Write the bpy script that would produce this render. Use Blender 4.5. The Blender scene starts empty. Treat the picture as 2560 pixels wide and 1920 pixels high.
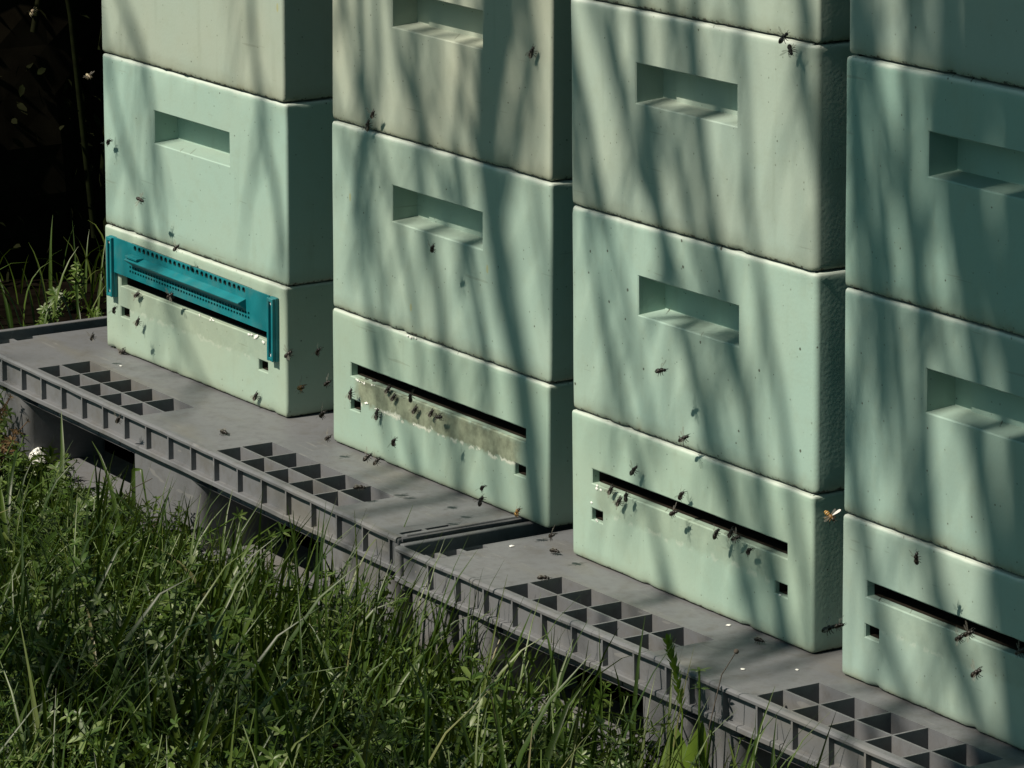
import bpy, bmesh, math, random
import numpy as np
from mathutils import Vector, Matrix, Euler

C = bpy.context.scene.collection
SC = bpy.context.scene
R = math.radians

# ------------------------------------------------------------------ camera, world, sun, exposure
cam_d = bpy.data.cameras.new('camera')
cam = bpy.data.objects.new('camera', cam_d); C.objects.link(cam)
cam.location = (5.025, -2.361, 1.334)
cam.rotation_euler = (1.3270, -0.004, 1.0030)
cam_d.sensor_width = 36.0
cam_d.lens = 36.0 * 10026.8 / 2560.0
cam_d.clip_start = 0.1
cam_d.clip_end = 500.0
SC.camera = cam

SUN = Vector((-0.03, -0.66, 0.76)).normalized()      # towards the sun
w = bpy.data.worlds.new("World"); SC.world = w; w.use_nodes = True
nt = w.node_tree
bg = nt.nodes['Background']
sky = nt.nodes.new('ShaderNodeTexSky'); sky.sky_type = 'NISHITA'; sky.sun_disc = False
sky.sun_elevation = math.asin(SUN.z)
sky.sun_rotation = math.atan2(SUN.x, SUN.y) % (2 * math.pi)
tint = nt.nodes.new('ShaderNodeMix'); tint.data_type = 'RGBA'; tint.blend_type = 'MULTIPLY'; tint.inputs[0].default_value = 1.0
nt.links.new(sky.outputs[0], tint.inputs[6]); tint.inputs[7].default_value = (0.95, 1.14, 0.76, 1)   # sky light filtered by surrounding foliage
nt.links.new(tint.outputs[2], bg.inputs[0])
sky.air_density = 0.45; sky.dust_density = 0.2; sky.ozone_density = 1.0
bg.inputs[1].default_value = 0.078

sun_d = bpy.data.lights.new('sun', 'SUN'); sun_d.energy = 5.0; sun_d.angle = R(0.53)
sun_d.color = (1.0, 0.90, 0.76)
sun = bpy.data.objects.new('sun', sun_d); C.objects.link(sun)
sun.rotation_euler = (-SUN).to_track_quat('-Z', 'Y').to_euler()
sun.location = (-3, -4, 8)

SC.view_settings.view_transform = 'Standard'
SC.view_settings.look = 'None'
SC.view_settings.exposure = 0.34
SC.view_settings.gamma = 1.0
SC.render.engine = 'CYCLES'
SC.cycles.max_bounces = 6
SC.cycles.transparent_max_bounces = 8

# ------------------------------------------------------------------ helpers
def tag(o, label=None, cat=None, group=None, kind=None):
    if label: o['label'] = label
    if cat: o['category'] = cat
    if group: o['group'] = group
    if kind: o['kind'] = kind
    return o

def obj(name, me, mat, parent=None, smooth=False):
    if isinstance(me, bmesh.types.BMesh):
        bm = me; me = bpy.data.meshes.new(name)
        bmesh.ops.recalc_face_normals(bm, faces=bm.faces)
        bm.to_mesh(me); bm.free()
    o = bpy.data.objects.new(name, me); C.objects.link(o)
    if mat:
        for m in (mat if isinstance(mat, (list, tuple)) else [mat]): me.materials.append(m)
    if parent: o.parent = parent
    if smooth:
        me.shade_smooth()
    return o

def empty(name, M=None):
    o = bpy.data.objects.new(name, None); C.objects.link(o)
    o.empty_display_size = 0.05
    if M is not None: o.matrix_world = M
    return o

def bx(bm, x0, x1, y0, y1, z0, z1, bev=0.0, seg=2):
    v = [bm.verts.new((x, y, z)) for z in (z0, z1) for y in (y0, y1) for x in (x0, x1)]
    q = [(0, 2, 3, 1), (4, 5, 7, 6), (0, 1, 5, 4), (2, 6, 7, 3), (0, 4, 6, 2), (1, 3, 7, 5)]
    fs = [bm.faces.new([v[i] for i in f]) for f in q]
    if bev > 0:
        es = set(e for f in fs for e in f.edges)
        bmesh.ops.bevel(bm, geom=list(es), offset=bev, segments=seg, profile=0.5, affect='EDGES')

def tube(bm, pts, rads, n=6, cap=True):
    pts = [Vector(p) for p in pts]
    rings = []
    for i, p in enumerate(pts):
        t = (pts[min(i + 1, len(pts) - 1)] - pts[max(i - 1, 0)]).normalized()
        a = t.orthogonal().normalized() if i == 0 else (rings_a - t * rings_a.dot(t)).normalized()
        rings_a = a
        b = t.cross(a)
        rings.append([bm.verts.new(p + (a * math.cos(2 * math.pi * k / n) + b * math.sin(2 * math.pi * k / n)) * rads[i]) for k in range(n)])
    for i in range(len(rings) - 1):
        for k in range(n):
            bm.faces.new((rings[i][k], rings[i][(k + 1) % n], rings[i + 1][(k + 1) % n], rings[i + 1][k]))
    if cap:
        bm.faces.new(rings[0][::-1]); bm.faces.new(rings[-1])

def lathe_x(bm, prof, n=10, sy=1.0, sz=1.0, off=(0, 0, 0)):
    """closed body along x; prof = [(x, r, zshift)]"""
    rings = []
    for x, r, zc in prof:
        if r < 1e-6:
            rings.append([bm.verts.new((x + off[0], off[1], zc + off[2]))])
        else:
            rings.append([bm.verts.new((x + off[0], r * sy * math.cos(2 * math.pi * k / n) + off[1], r * sz * math.sin(2 * math.pi * k / n) + zc + off[2])) for k in range(n)])
    for a, b in zip(rings[:-1], rings[1:]):
        for k in range(n):
            k2 = (k + 1) % n
            if len(a) == 1 and len(b) == 1: continue
            if len(a) == 1: bm.faces.new((a[0], b[k2], b[k]))
            elif len(b) == 1: bm.faces.new((a[k], a[k2], b[0]))
            else: bm.faces.new((a[k], a[k2], b[k2], b[k]))

# ------------------------------------------------------------------ materials
class NT:
    def __init__(s, name):
        s.m = bpy.data.materials.new(name); s.m.use_nodes = True
        s.t = s.m.node_tree; s.b = s.t.nodes['Principled BSDF']
    def n(s, typ, **kw):
        nd = s.t.nodes.new('ShaderNode' + typ)
        for k, v in kw.items():
            if k.startswith('i_'):
                key = k[2:]
                nd.inputs[int(key) if key.isdigit() else key.replace('_', ' ')].default_value = v
            else: setattr(nd, k, v)
        return nd
    def l(s, a, b): s.t.links.new(a, b)
    def noise(s, vec, scale, detail=3, rough=0.5):
        nd = s.n('TexNoise'); nd.inputs['Scale'].default_value = scale
        nd.inputs['Detail'].default_value = detail; nd.inputs['Roughness'].default_value = rough
        s.l(vec, nd.inputs['Vector']); return nd.outputs['Fac']
    def ramp(s, fac, stops):
        nd = s.n('ValToRGB'); e = nd.color_ramp.elements
        while len(e) < len(stops): e.new(0.5)
        for el, (p, c) in zip(e, stops):
            el.position = p; el.color = c if len(c) == 4 else (*c, 1)
        s.l(fac, nd.inputs[0]); return nd.outputs[0]
    def g(s, v): return (v, v, v, 1)
    def mix(s, fac, a, b, blend='MIX'):
        nd = s.n('Mix', data_type='RGBA', blend_type=blend)
        for sock, val in ((nd.inputs[0], fac), (nd.inputs[6], a), (nd.inputs[7], b)):
            if isinstance(val, (int, float)): sock.default_value = val
            elif isinstance(val, tuple): sock.default_value = val if len(val) == 4 else (*val, 1)
            else: s.l(val, sock)
        return nd.outputs[2]
    def math(s, op, a, b=0.0, c=None):
        nd = s.n('Math', operation=op)
        for sock, val in zip(nd.inputs, (a, b) if c is None else (a, b, c)):
            if isinstance(val, (int, float)): sock.default_value = val
            else: s.l(val, sock)
        return nd.outputs[0]
    def bump(s, h, strength, dist, prev=None):
        nd = s.n('Bump'); nd.inputs['Strength'].default_value = strength; nd.inputs['Distance'].default_value = dist
        s.l(h, nd.inputs['Height'])
        if prev is not None: s.l(prev, nd.inputs['Normal'])
        return nd.outputs[0]
    def vec(s):
        tc = s.n('TexCoord'); oi = s.n('ObjectInfo')
        sc = s.n('VectorMath', operation='SCALE'); cx = s.n('CombineXYZ')
        s.l(oi.outputs['Random'], cx.inputs[0]); s.l(oi.outputs['Random'], cx.inputs[1])
        s.l(cx.outputs[0], sc.inputs[0]); sc.inputs['Scale'].default_value = 37.0
        ad = s.n('VectorMath', operation='ADD'); s.l(tc.outputs['Object'], ad.inputs[0]); s.l(sc.outputs[0], ad.inputs[1])
        return tc.outputs['Object'], ad.outputs[0]

def simple(name, col, rough=0.6, spec=0.5, var=0.15, scale=30.0, bump=0.0):
    m = NT(name); o, v = m.vec()
    f = m.noise(v, scale, 4)
    c = m.mix(m.ramp(f, [(0.3, m.g(0)), (0.7, m.g(1))]), tuple(x * (1 - var) for x in col), tuple(min(1, x * (1 + var)) for x in col))
    m.l(c, m.b.inputs['Base Color'])
    m.b.inputs['Roughness'].default_value = rough
    m.b.inputs['Specular IOR Level'].default_value = spec
    if bump: m.l(m.bump(f, bump, 0.002), m.b.inputs['Normal'])
    return m.m

def hive_paint(name, col, height=0.245, stain=0.0, specks=0.28):
    col = (col[0] * 0.83, col[1] * 0.845, col[2] * 0.825)
    """painted expanded polystyrene: beaded relief, weathering, specks, brown propolis along the seams"""
    m = NT(name); o, v = m.vec()
    sep = m.n('SeparateXYZ'); m.l(o, sep.inputs[0])
    big = m.noise(v, 7.0, 3); mid = m.noise(v, 45.0, 4, 0.6); fine = m.noise(v, 420.0, 2)
    warm = (col[0] * 1.03, col[1] * 1.0, col[2] * 0.97); cool = (col[0] * 0.96, col[1] * 1.0, col[2] * 1.0)
    c = m.mix(m.ramp(big, [(0.35, m.g(0)), (0.65, m.g(1))]), cool, warm)
    c = m.mix(m.ramp(mid, [(0.5, m.g(0)), (0.85, m.g(0.28))]), c, (0.25, 0.29, 0.205))
    # vertical rain-washed grime
    st = m.n('Mapping'); st.inputs['Scale'].default_value = (60, 60, 5); m.l(v, st.inputs[0])
    gr = m.noise(st.outputs[0], 1.0, 3)
    c = m.mix(m.ramp(gr, [(0.58, m.g(0)), (0.80, m.g(0.22))]), c, (0.17, 0.21, 0.155))
    # dirt along bottom edge, ragged
    zz = m.math('DIVIDE', sep.outputs[2], height)
    edge = zz
    ed = m.math('ADD', edge, m.math('MULTIPLY', m.math('SUBTRACT', mid, 0.5), 0.10))
    c = m.mix(m.ramp(ed, [(0.0, m.g(0.75)), (0.035, m.g(0.30)), (0.09, m.g(0))]), c, (0.20, 0.21, 0.14))
    top_lit = m.math('ADD', zz, m.math('MULTIPLY', m.math('SUBTRACT', mid, 0.5), 0.02))
    c = m.mix(m.ramp(top_lit, [(0.0, m.g(0)), (0.978, m.g(0)), (0.992, m.g(0.7))]), c, (0.52, 0.57, 0.52))  # pale worn rim; sunlight on the top edge put into its colour
    jag = m.noise(v, 160.0, 3, 0.7)
    ed2 = m.math('ADD', zz, m.math('MULTIPLY', m.math('SUBTRACT', jag, 0.5), 0.075))
    c = m.mix(m.ramp(ed2, [(0.0, m.g(1)), (0.009, m.g(0.9)), (0.014, m.g(0))]), c, (0.04, 0.036, 0.025))
    # dark specks and yellow bee droppings
    sv = m.n('SeparateXYZ'); m.l(v, sv.inputs[0]); fl = m.n('CombineXYZ')
    m.l(m.math('ADD', sv.outputs[0], sv.outputs[1]), fl.inputs[0]); m.l(sv.outputs[2], fl.inputs[1])
    vo = m.n('TexVoronoi', feature='F1', voronoi_dimensions='2D'); vo.inputs['Scale'].default_value = 26.0; vo.inputs['Randomness'].default_value = 1.0
    m.l(fl.outputs[0], vo.inputs['Vector'])
    sx = m.n('SeparateColor'); m.l(vo.outputs['Color'], sx.inputs[0])
    rad = m.math('MULTIPLY', m.math('SUBTRACT', sx.outputs[0], 1.0 - specks), 0.085)
    spot = m.math('LESS_THAN', m.math('ADD', vo.outputs['Distance'], m.math('MULTIPLY', m.math('SUBTRACT', m.noise(v, 300.0, 1), 0.5), 0.03)), rad)
    c = m.mix(m.math('MULTIPLY', spot, 0.85), c, (0.05, 0.05, 0.035))
    vs = m.n('TexVoronoi', feature='F1', voronoi_dimensions='2D'); vs.inputs['Scale'].default_value = 75.0; m.l(fl.outputs[0], vs.inputs['Vector'])
    ss = m.n('SeparateColor'); m.l(vs.outputs['Color'], ss.inputs[0])
    c = m.mix(m.math('MULTIPLY', m.math('LESS_THAN', vs.outputs['Distance'], m.math('MULTIPLY', m.math('SUBTRACT', ss.outputs[0], 0.78), 0.42)), 0.55), c, (0.09, 0.10, 0.07))
    sm2 = m.n('Mapping'); sm2.inputs['Scale'].default_value = (9, 9, 130); sm2.inputs['Rotation'].default_value = (0, 0.12, 0); m.l(v, sm2.inputs[0])
    scr = m.math('MULTIPLY', m.math('GREATER_THAN', m.noise(sm2.outputs[0], 1.0, 2), 0.735), 0.30)
    c = m.mix(scr, c, (0.16, 0.18, 0.13))
    vo2 = m.n('TexVoronoi', feature='F1'); vo2.inputs['Scale'].default_value = 11.0
    st2 = m.n('Mapping'); st2.inputs['Scale'].default_value = (1.6, 1.6, 0.7); st2.inputs['Location'].default_value = (3.1, 1.7, 9.2); m.l(v, st2.inputs[0])
    m.l(st2.outputs[0], vo2.inputs['Vector'])
    sx2 = m.n('SeparateColor'); m.l(vo2.outputs['Color'], sx2.inputs[0])
    spot2 = m.math('LESS_THAN', vo2.outputs['Distance'], m.math('MULTIPLY', m.math('SUBTRACT', sx2.outputs[1], 0.72), 0.22))
    c = m.mix(m.math('MULTIPLY', spot2, 0.55), c, (0.32, 0.30, 0.10))
    if stain > 0:
        # propolis-stained landing zone below the slot
        t = m.math('ADD', sep.outputs[2], m.math('MULTIPLY', m.math('SUBTRACT', m.noise(v, 60.0, 4, 0.65), 0.5), 0.022))
        band = m.ramp(t, [(0.0, m.g(0)), (0.0655, m.g(0)), (0.068, m.g(1)), (0.097, m.g(1)), (0.1, m.g(0))])
        ux = m.ramp(m.math('ADD', sep.outputs[0], m.math('MULTIPLY', m.math('SUBTRACT', mid, 0.5), 0.05)), [(0.0, m.g(0)), (0.05, m.g(0)), (0.07, m.g(1)), (0.42, m.g(1)), (0.45, m.g(0))])
        sc = m.mix(m.ramp(m.noise(v, 55.0, 5, 0.7), [(0.35, m.g(0)), (0.62, m.g(1))]), (0.10, 0.105, 0.065), (0.23, 0.255, 0.175))
        fr = m.math('LESS_THAN', sep.outputs[1], 0.004)
        c = m.mix(m.math('MULTIPLY', m.math('MULTIPLY', m.math('MULTIPLY', band, ux), fr), stain), c, sc)
        wl = m.ramp(t, [(0.0, m.g(0)), (0.0645, m.g(0)), (0.066, m.g(1)), (0.0685, m.g(1)), (0.070, m.g(0))])
        wf = m.math('GREATER_THAN', m.noise(v, 48.0, 2), 0.50)
        c = m.mix(m.math('MULTIPLY', m.math('MULTIPLY', m.math('MULTIPLY', wl, ux), wf), stain), c, (0.60, 0.62, 0.54))
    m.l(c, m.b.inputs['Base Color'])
    m.b.inputs['Roughness'].default_value = 0.55
    m.b.inputs['Specular IOR Level'].default_value = 0.35
    bead = m.n('TexVoronoi', feature='SMOOTH_F1'); bead.inputs['Scale'].default_value = 260.0; m.l(v, bead.inputs['Vector'])
    n1 = m.bump(bead.outputs['Distance'], 0.18, 0.0006)
    n2 = m.bump(mid, 0.08, 0.0012, n1)
    n3 = m.bump(m.math('SUBTRACT', 1.0, spot), 0.6, 0.002, n2)
    m.l(n3, m.b.inputs['Normal'])
    return m.m

def plastic_grey():
    m = NT('grey_plastic'); o, v = m.vec()
    big = m.noise(v, 5.0, 4); mid = m.noise(v, 60.0, 4, 0.65)
    c = m.mix(m.ramp(big, [(0.3, m.g(0)), (0.7, m.g(1))]), (0.120, 0.127, 0.137), (0.148, 0.154, 0.164))
    c = m.mix(m.ramp(mid, [(0.5, m.g(0)), (0.78, m.g(0.6))]), c, (0.078, 0.078, 0.073))
    sm = m.n('Mapping'); sm.inputs['Scale'].default_value = (4, 14, 14); m.l(v, sm.inputs[0])
    c = m.mix(m.ramp(m.noise(sm.outputs[0], 1.0, 4), [(0.55, m.g(0)), (0.75, m.g(0.5))]), c, (0.145, 0.137, 0.108))
    vo = m.n('TexVoronoi'); vo.inputs['Scale'].default_value = 55.0; m.l(v, vo.inputs['Vector'])
    sx = m.n('SeparateColor'); m.l(vo.outputs['Color'], sx.inputs[0])
    sp = m.math('LESS_THAN', vo.outputs['Distance'], m.math('MULTIPLY', m.math('SUBTRACT', sx.outputs[0], 0.85), 0.5))
    c = m.mix(m.math('MULTIPLY', sp, 0.6), c, m.mix(m.math('GREATER_THAN', sx.outputs[1], 0.6), (0.05, 0.045, 0.03), (0.36, 0.34, 0.26)))
    s3 = m.n('Mapping'); s3.inputs['Scale'].default_value = (14, 160, 60); s3.inputs['Rotation'].default_value = (0, 0, 0.5); m.l(v, s3.inputs[0])
    c = m.mix(m.math('MULTIPLY', m.math('GREATER_THAN', m.noise(s3.outputs[0], 1.0, 2), 0.69), 0.35), c, (0.24, 0.24, 0.23))
    c = m.mix(m.ramp(m.noise(v, 18.0, 5, 0.7), [(0.52, m.g(0)), (0.70, m.g(0.55))]), c, (0.095, 0.092, 0.082))
    m.l(c, m.b.inputs['Base Color'])
    m.l(m.ramp(mid, [(0.3, m.g(0.42)), (0.8, m.g(0.66))]), m.b.inputs['Roughness'])
    m.b.inputs['Specular IOR Level'].default_value = 0.4
    m.l(m.bump(m.noise(v, 500.0, 3), 0.25, 0.0006, m.bump(big, 0.15, 0.003)), m.b.inputs['Normal'])
    return m.m

def teal_plastic():
    m = NT('teal_plastic'); o, v = m.vec()
    f = m.noise(v, 40.0, 4)
    c = m.mix(m.ramp(f, [(0.35, m.g(0)), (0.75, m.g(1))]), (0.004, 0.135, 0.160), (0.012, 0.178, 0.205))
    c = m.mix(m.ramp(m.noise(v, 22.0, 4, 0.65), [(0.50, m.g(0)), (0.78, m.g(0.30))]), c, (0.16, 0.19, 0.15))
    m.l(c, m.b.inputs['Base Color']); m.b.inputs['Roughness'].default_value = 0.45
    m.b.inputs['Specular IOR Level'].default_value = 0.35
    return m.m

def leafmat(name, stops, rough=0.4, spec=0.5, trans=0.25):
    m = NT(name); geo = m.n('NewGeometry'); o, v = m.vec()
    c = m.ramp(geo.outputs['Random Per Island'], stops)
    c = m.mix(m.ramp(m.noise(v, 60.0, 2), [(0.3, m.g(0)), (0.7, m.g(0.4))]), c, m.mix(0.5, c, (0.02, 0.03, 0.008)))
    m.l(c, m.b.inputs['Base Color']); m.b.inputs['Roughness'].default_value = rough
    m.b.inputs['Specular IOR Level'].default_value = spec
    tr = m.n('BsdfTranslucent'); m.l(m.mix(0.5, c, (0.10, 0.16, 0.01)), tr.inputs['Color'])
    mx = m.n('MixShader'); mx.inputs[0].default_value = trans
    m.l(m.b.outputs[0], mx.inputs[1]); m.l(tr.outputs[0], mx.inputs[2])
    out = m.t.nodes['Material Output']; m.l(mx.outputs[0], out.inputs['Surface'])
    return m.m

def wing_mat():
    m = NT('bee_wing'); tr = m.n('BsdfTransparent'); tr.inputs['Color'].default_value = (0.8, 0.8, 0.78, 1)
    m.b.inputs['Base Color'].default_value = (0.30, 0.28, 0.24, 1); m.b.inputs['Roughness'].default_value = 0.25
    mx = m.n('MixShader'); mx.inputs[0].default_value = 0.24
    m.l(tr.outputs[0], mx.inputs[1]); m.l(m.b.outputs[0], mx.inputs[2])
    m.l(mx.outputs[0], m.t.nodes['Material Output'].inputs['Surface'])
    return m.m

def bee_mat(name, dark, band):
    m = NT(name); tc = m.n('TexCoord'); sep = m.n('SeparateXYZ'); m.l(tc.outputs['Object'], sep.inputs[0])
    s = m.math('SINE', m.math('MULTIPLY', sep.outputs[0], 2 * math.pi / 0.0021))
    rear = m.math('LESS_THAN', sep.outputs[0], -0.0005)
    c = m.mix(m.math('MULTIPLY', m.math('GREATER_THAN', s, 0.1), rear), dark, band)
    thor = m.math('MULTIPLY', m.math('GREATER_THAN', sep.outputs[0], -0.0005), m.math('LESS_THAN', sep.outputs[0], 0.004))
    c = m.mix(m.math('MULTIPLY', thor, 0.7), c, (band[0] * 0.5, band[1] * 0.45, band[2] * 0.5))
    m.l(c, m.b.inputs['Base Color']); m.b.inputs['Roughness'].default_value = 0.5
    return m.m

MAT = {}
MAT['grey'] = plastic_grey()
MAT['teal'] = teal_plastic()
MAT['slot'] = simple('slot_inside', (0.02, 0.016, 0.011), 0.8, 0.2, 0.4, 120, 0.4)
MAT['foam'] = simple('white_foam', (0.78, 0.79, 0.75), 0.7, 0.3, 0.08, 200, 0.6)
MAT['steel'] = simple('screw_steel', (0.55, 0.57, 0.57), 0.3, 0.6, 0.1)
MAT['soil'] = simple('soil', (0.005, 0.004, 0.003), 1.0, 0.0, 0.5, 25, 0.8)
MAT['wing'] = wing_mat()
MAT['bee'] = bee_mat('honeybee_dark', (0.006, 0.0045, 0.003), (0.020, 0.012, 0.005))
MAT['bee_gold'] = bee_mat('honeybee_gold', (0.03, 0.02, 0.01), (0.45, 0.26, 0.06))
MAT['bee_sunlit'] = bee_mat('honeybee_sunlit', (0.12, 0.10, 0.06), (0.55, 0.48, 0.30))  # for bees in the sun, their lit look put into the colour
MAT['bark'] = simple('bark', (0.07, 0.06, 0.05), 0.9, 0.2, 0.4, 30, 0.8)
MAT['grass'] = leafmat('grass_blades', [(0.0, (0.012, 0.032, 0.003)), (0.45, (0.030, 0.064, 0.006)), (0.8, (0.058, 0.100, 0.011)), (0.95, (0.090, 0.120, 0.026)), (1.0, (0.20, 0.18, 0.09))], 0.44, 0.45, 0.20)
MAT['weed'] = leafmat('weed_leaves', [(0.0, (0.024, 0.058, 0.005)), (0.6, (0.060, 0.110, 0.014)), (0.85, (0.105, 0.155, 0.035)), (1.0, (0.20, 0.25, 0.12))], 0.46, 0.45, 0.16)
MAT['bright'] = leafmat('bright_leaf', [(0.0, (0.09, 0.17, 0.015)), (1.0, (0.13, 0.21, 0.02))], 0.4, 0.5, 0.4)
MAT['rust'] = leafmat('rust_leaf', [(0.0, (0.07, 0.035, 0.015)), (0.6, (0.12, 0.07, 0.03)), (1.0, (0.20, 0.14, 0.07))], 0.6, 0.3)
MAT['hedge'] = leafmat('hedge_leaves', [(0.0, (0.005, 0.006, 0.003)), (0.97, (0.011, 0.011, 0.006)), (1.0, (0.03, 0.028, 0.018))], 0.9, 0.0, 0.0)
MAT['canopy'] = leafmat('canopy_leaves', [(0.0, (0.030, 0.055, 0.012)), (1.0, (0.055, 0.085, 0.022))], 0.5, 0.3, 0.1)
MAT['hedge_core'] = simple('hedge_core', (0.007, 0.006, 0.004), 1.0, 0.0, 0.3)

# ------------------------------------------------------------------ pallet frames
M1 = Matrix.Identity(4)
M2 = Matrix.Translation((1.4084, -0.0160, 0.0038)) @ Euler((0.0042, -0.0237, -0.0072), 'XYZ').to_matrix().to_4x4() @ Matrix.Scale(0.985, 4)
STACK = [(0.018, 0.1523, 0.0307), (0.6472, 0.1609, 0.0227), (-0.1646, 0.1559, -0.0194), (0.4057, 0.1296, -0.0269)]
def stack_matrix(k):
    x, y, a = STACK[k]
    return (M1 if k < 2 else M2) @ Matrix.Translation((x, y, 0)) @ Matrix.Rotation(a, 4, 'Z')

# ------------------------------------------------------------------ ground
def ground_z(x, y):
    xs = [-40, -1, 0.95, 1.08, 2.3, 40]; zs = [-0.20, -0.170, -0.170, -0.171, -0.146, -0.14]
    return float(np.interp(x, xs, zs))
def build_ground():
    bm = bmesh.new(); rng = random.Random(1)
    xs = list(np.linspace(-40, -3, 10)) + list(np.linspace(-2.8, 4.0, 70)) + list(np.linspace(5, 40, 8))
    ys = list(np.linspace(-40, -3, 10)) + list(np.linspace(-2.8, 3.6, 64)) + list(np.linspace(5, 40, 8))
    grid = [[bm.verts.new((x, y, ground_z(x, y) + rng.uniform(-.008, .004))) for y in ys] for x in xs]
    for i in range(len(xs) - 1):
        for j in range(len(ys) - 1):
            bm.faces.new((grid[i][j], grid[i + 1][j], grid[i + 1][j + 1], grid[i][j + 1]))
    o = obj('ground', bm, MAT['soil'], smooth=True); tag(o, kind='structure')
build_ground()

# ------------------------------------------------------------------ pallets
P = 0.06288
def make_pallet(M, x0, xi, x1, cell_x, rib_x, feet, label, fe=None, rim=True):
    fe = fe or x1
    root = empty('plastic_pallet', M)
    tag(root, label, 'pallet', 'grey plastic pallets under the hives')
    D = 0.80
    rng = random.Random(int(abs(x0) * 1000))
    # deck with open cells
    opens = []
    t = 0.0030
    for cx in cell_x:
        for row in range(4):
            for i in range(5):
                ya, yb = [(0.0118, 0.0462), (0.0490, 0.0935), (0.705, 0.745), (0.748, 0.786)][row]
                opens.append((cx + i * P + t / 2, cx + (i + 1) * P - t / 2, ya, yb))
    opens += [(xi, xi + 0.021, 0.012, 0.024), (xi, xi + 0.021, 0.030, 0.055), (xi, xi + 0.014, 0.061, 0.092)]
    opens += [(x1 - 0.0185, x1 - 0.0110, 0.014, 0.046), (x1 - 0.0185, x1 - 0.0110, 0.050, 0.084)]
    xb = sorted(set([round(v, 5) for o in opens for v in o[:2]] + [round(xi, 5), round(x1 - 0.008, 5)]))
    yb = sorted(set([round(v, 5) for o in opens for v in o[2:]] + [0.0087, 0.2, 0.4, 0.6, D - 0.0087]))
    bm = bmesh.new()
    V = {}
    def vt(i, j, z):
        k = (i, j, z)
        if k not in V: V[k] = bm.verts.new((xb[i], yb[j], z))
        return V[k]
    def is_open(i, j):
        if i < 0 or j < 0 or i >= len(xb) - 1 or j >= len(yb) - 1: return False
        cx, cy = (xb[i] + xb[i + 1]) / 2, (yb[j] + yb[j + 1]) / 2
        return any(a < cx < b and c < cy < d for a, b, c, d in opens)
    dz = -0.055
    for i in range(len(xb) - 1):
        for j in range(len(yb) - 1):
            if is_open(i, j):
                for (di, dj, a, b) in ((-1, 0, (i, j), (i, j + 1)), (1, 0, (i + 1, j), (i + 1, j + 1)), (0, -1, (i, j), (i + 1, j)), (0, 1, (i, j + 1), (i + 1, j + 1))):
                    if not is_open(i + di, j + dj):
                        bm.faces.new((vt(*a, 0), vt(*b, 0), vt(*b, dz), vt(*a, dz)))
            else:
                bm.faces.new((vt(i, j, 0), vt(i + 1, j, 0), vt(i + 1, j + 1, 0), vt(i, j + 1, 0)))
    bz = -0.0548  # bottom sheet added under the cells to stop light falling through
    bm.faces.new([bm.verts.new(c) for c in ((xb[0], yb[0], bz), (xb[-1], yb[0], bz), (xb[-1], yb[-1], bz), (xb[0], yb[-1], bz))])
    obj('deck', bm, MAT['grey'], root)
    # front frame: rail, ribs, recessed panel, lower rail
    def frame(name, a, b, T, ribs):
        bm = bmesh.new()
        n = max(2, int((b - a) / 0.03))
        prof = [(0.0088, 0.0004), (0.0030, 0.0006), (0.0010, -0.0002), (-0.0004, -0.0020), (-0.0002, -0.0050), (0.0020, -0.0062), (0.0088, -0.0062)]
        prof2 = [(0.0088, -0.0360), (0.0, -0.0362), (-0.0016, -0.0372), (-0.0018, -0.0420), (-0.0004, -0.0436), (0.0088, -0.0438)]
        for pr in (prof, prof2):
            rings = []
            for i in range(n + 1):
                x = a + (b - a) * i / n
                w = rng.uniform(-.0004, .0004)
                rings.append([bm.verts.new(T(x, y + w * (y < 0.005), z + w * 0.6)) for y, z in pr])
            for r0, r1 in zip(rings[:-1], rings[1:]):
                for k in range(len(pr) - 1): bm.faces.new((r0[k], r1[k], r1[k + 1], r0[k + 1]))
            bm.faces.new(rings[0]); bm.faces.new(rings[-1][::-1])
        def tb(x0, x1, y0, y1, z0, z1):
            s = len(bm.verts); bx(bm, x0, x1, y0, y1, z0, z1)
            bm.verts.ensure_lookup_table()
            for v in bm.verts[s:]: v.co = T(*v.co)
        tb(a + .0005, b - .0005, 0.0074, 0.0092, -0.0365, -0.0055)
        for x in ribs: tb(x - 0.0016, x + 0.0016, 0.0002, 0.0078, -0.0364, -0.0058)
        return obj(name, bm, MAT['grey'], root)
    frame('front_frame', x0 + .006, fe - .002, lambda x, y, z: Vector((x, y, z)), rib_x)
    frame('back_frame', x0 + .012, x1 - .006, lambda x, y, z: Vector((x, D - y, z)), rib_x)
    frame('side_frame', 0.008, D - 0.008, lambda x, y, z: Vector((x1 - y, x, z)), [0.04 + i * P for i in range(12)])
    sx0 = x0 if rim else xi - 0.0095
    frame('side_frame', 0.012, D - 0.012, lambda x, y, z: Vector((sx0 + y, x, z)), [0.04 + i * P for i in range(12)])
    # corner posts of the frame
    for cx in (x0 + 0.0012, x1 - 0.0135):
        for cy in (0.0012, D - 0.0135):
            if not rim and cx < 0 and cy > 0.1: continue
            if cx > 0.5 and cy < 0.1: cx = fe - 0.0135
            bm = bmesh.new(); bx(bm, cx, cx + 0.0125, cy, cy + 0.0125, -0.0432, -0.0004, 0.003, 3)
            obj('corner_post', bm, MAT['grey'], root)
    # raised rims
    if rim:
        bm = bmesh.new(); bx(bm, x0 + 0.0012, x0 + 0.0115, 0.0095, D - 0.010, -0.056, 0.0016, 0.0014, 2)
        for y in (0.1005, 0.3, 0.5, 0.68): bx(bm, x0 + 0.0110, xi + 0.0005, y, y + 0.0032, -0.054, -0.026)
        obj('rim', bm, MAT['grey'], root)
    bm = bmesh.new(); bx(bm, x1 - 0.0078, x1 - 0.0008, 0.0145, D - 0.0145, -0.040, 0.0018, 0.0015, 2)
    obj('rim', bm, MAT['grey'], root)
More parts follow.
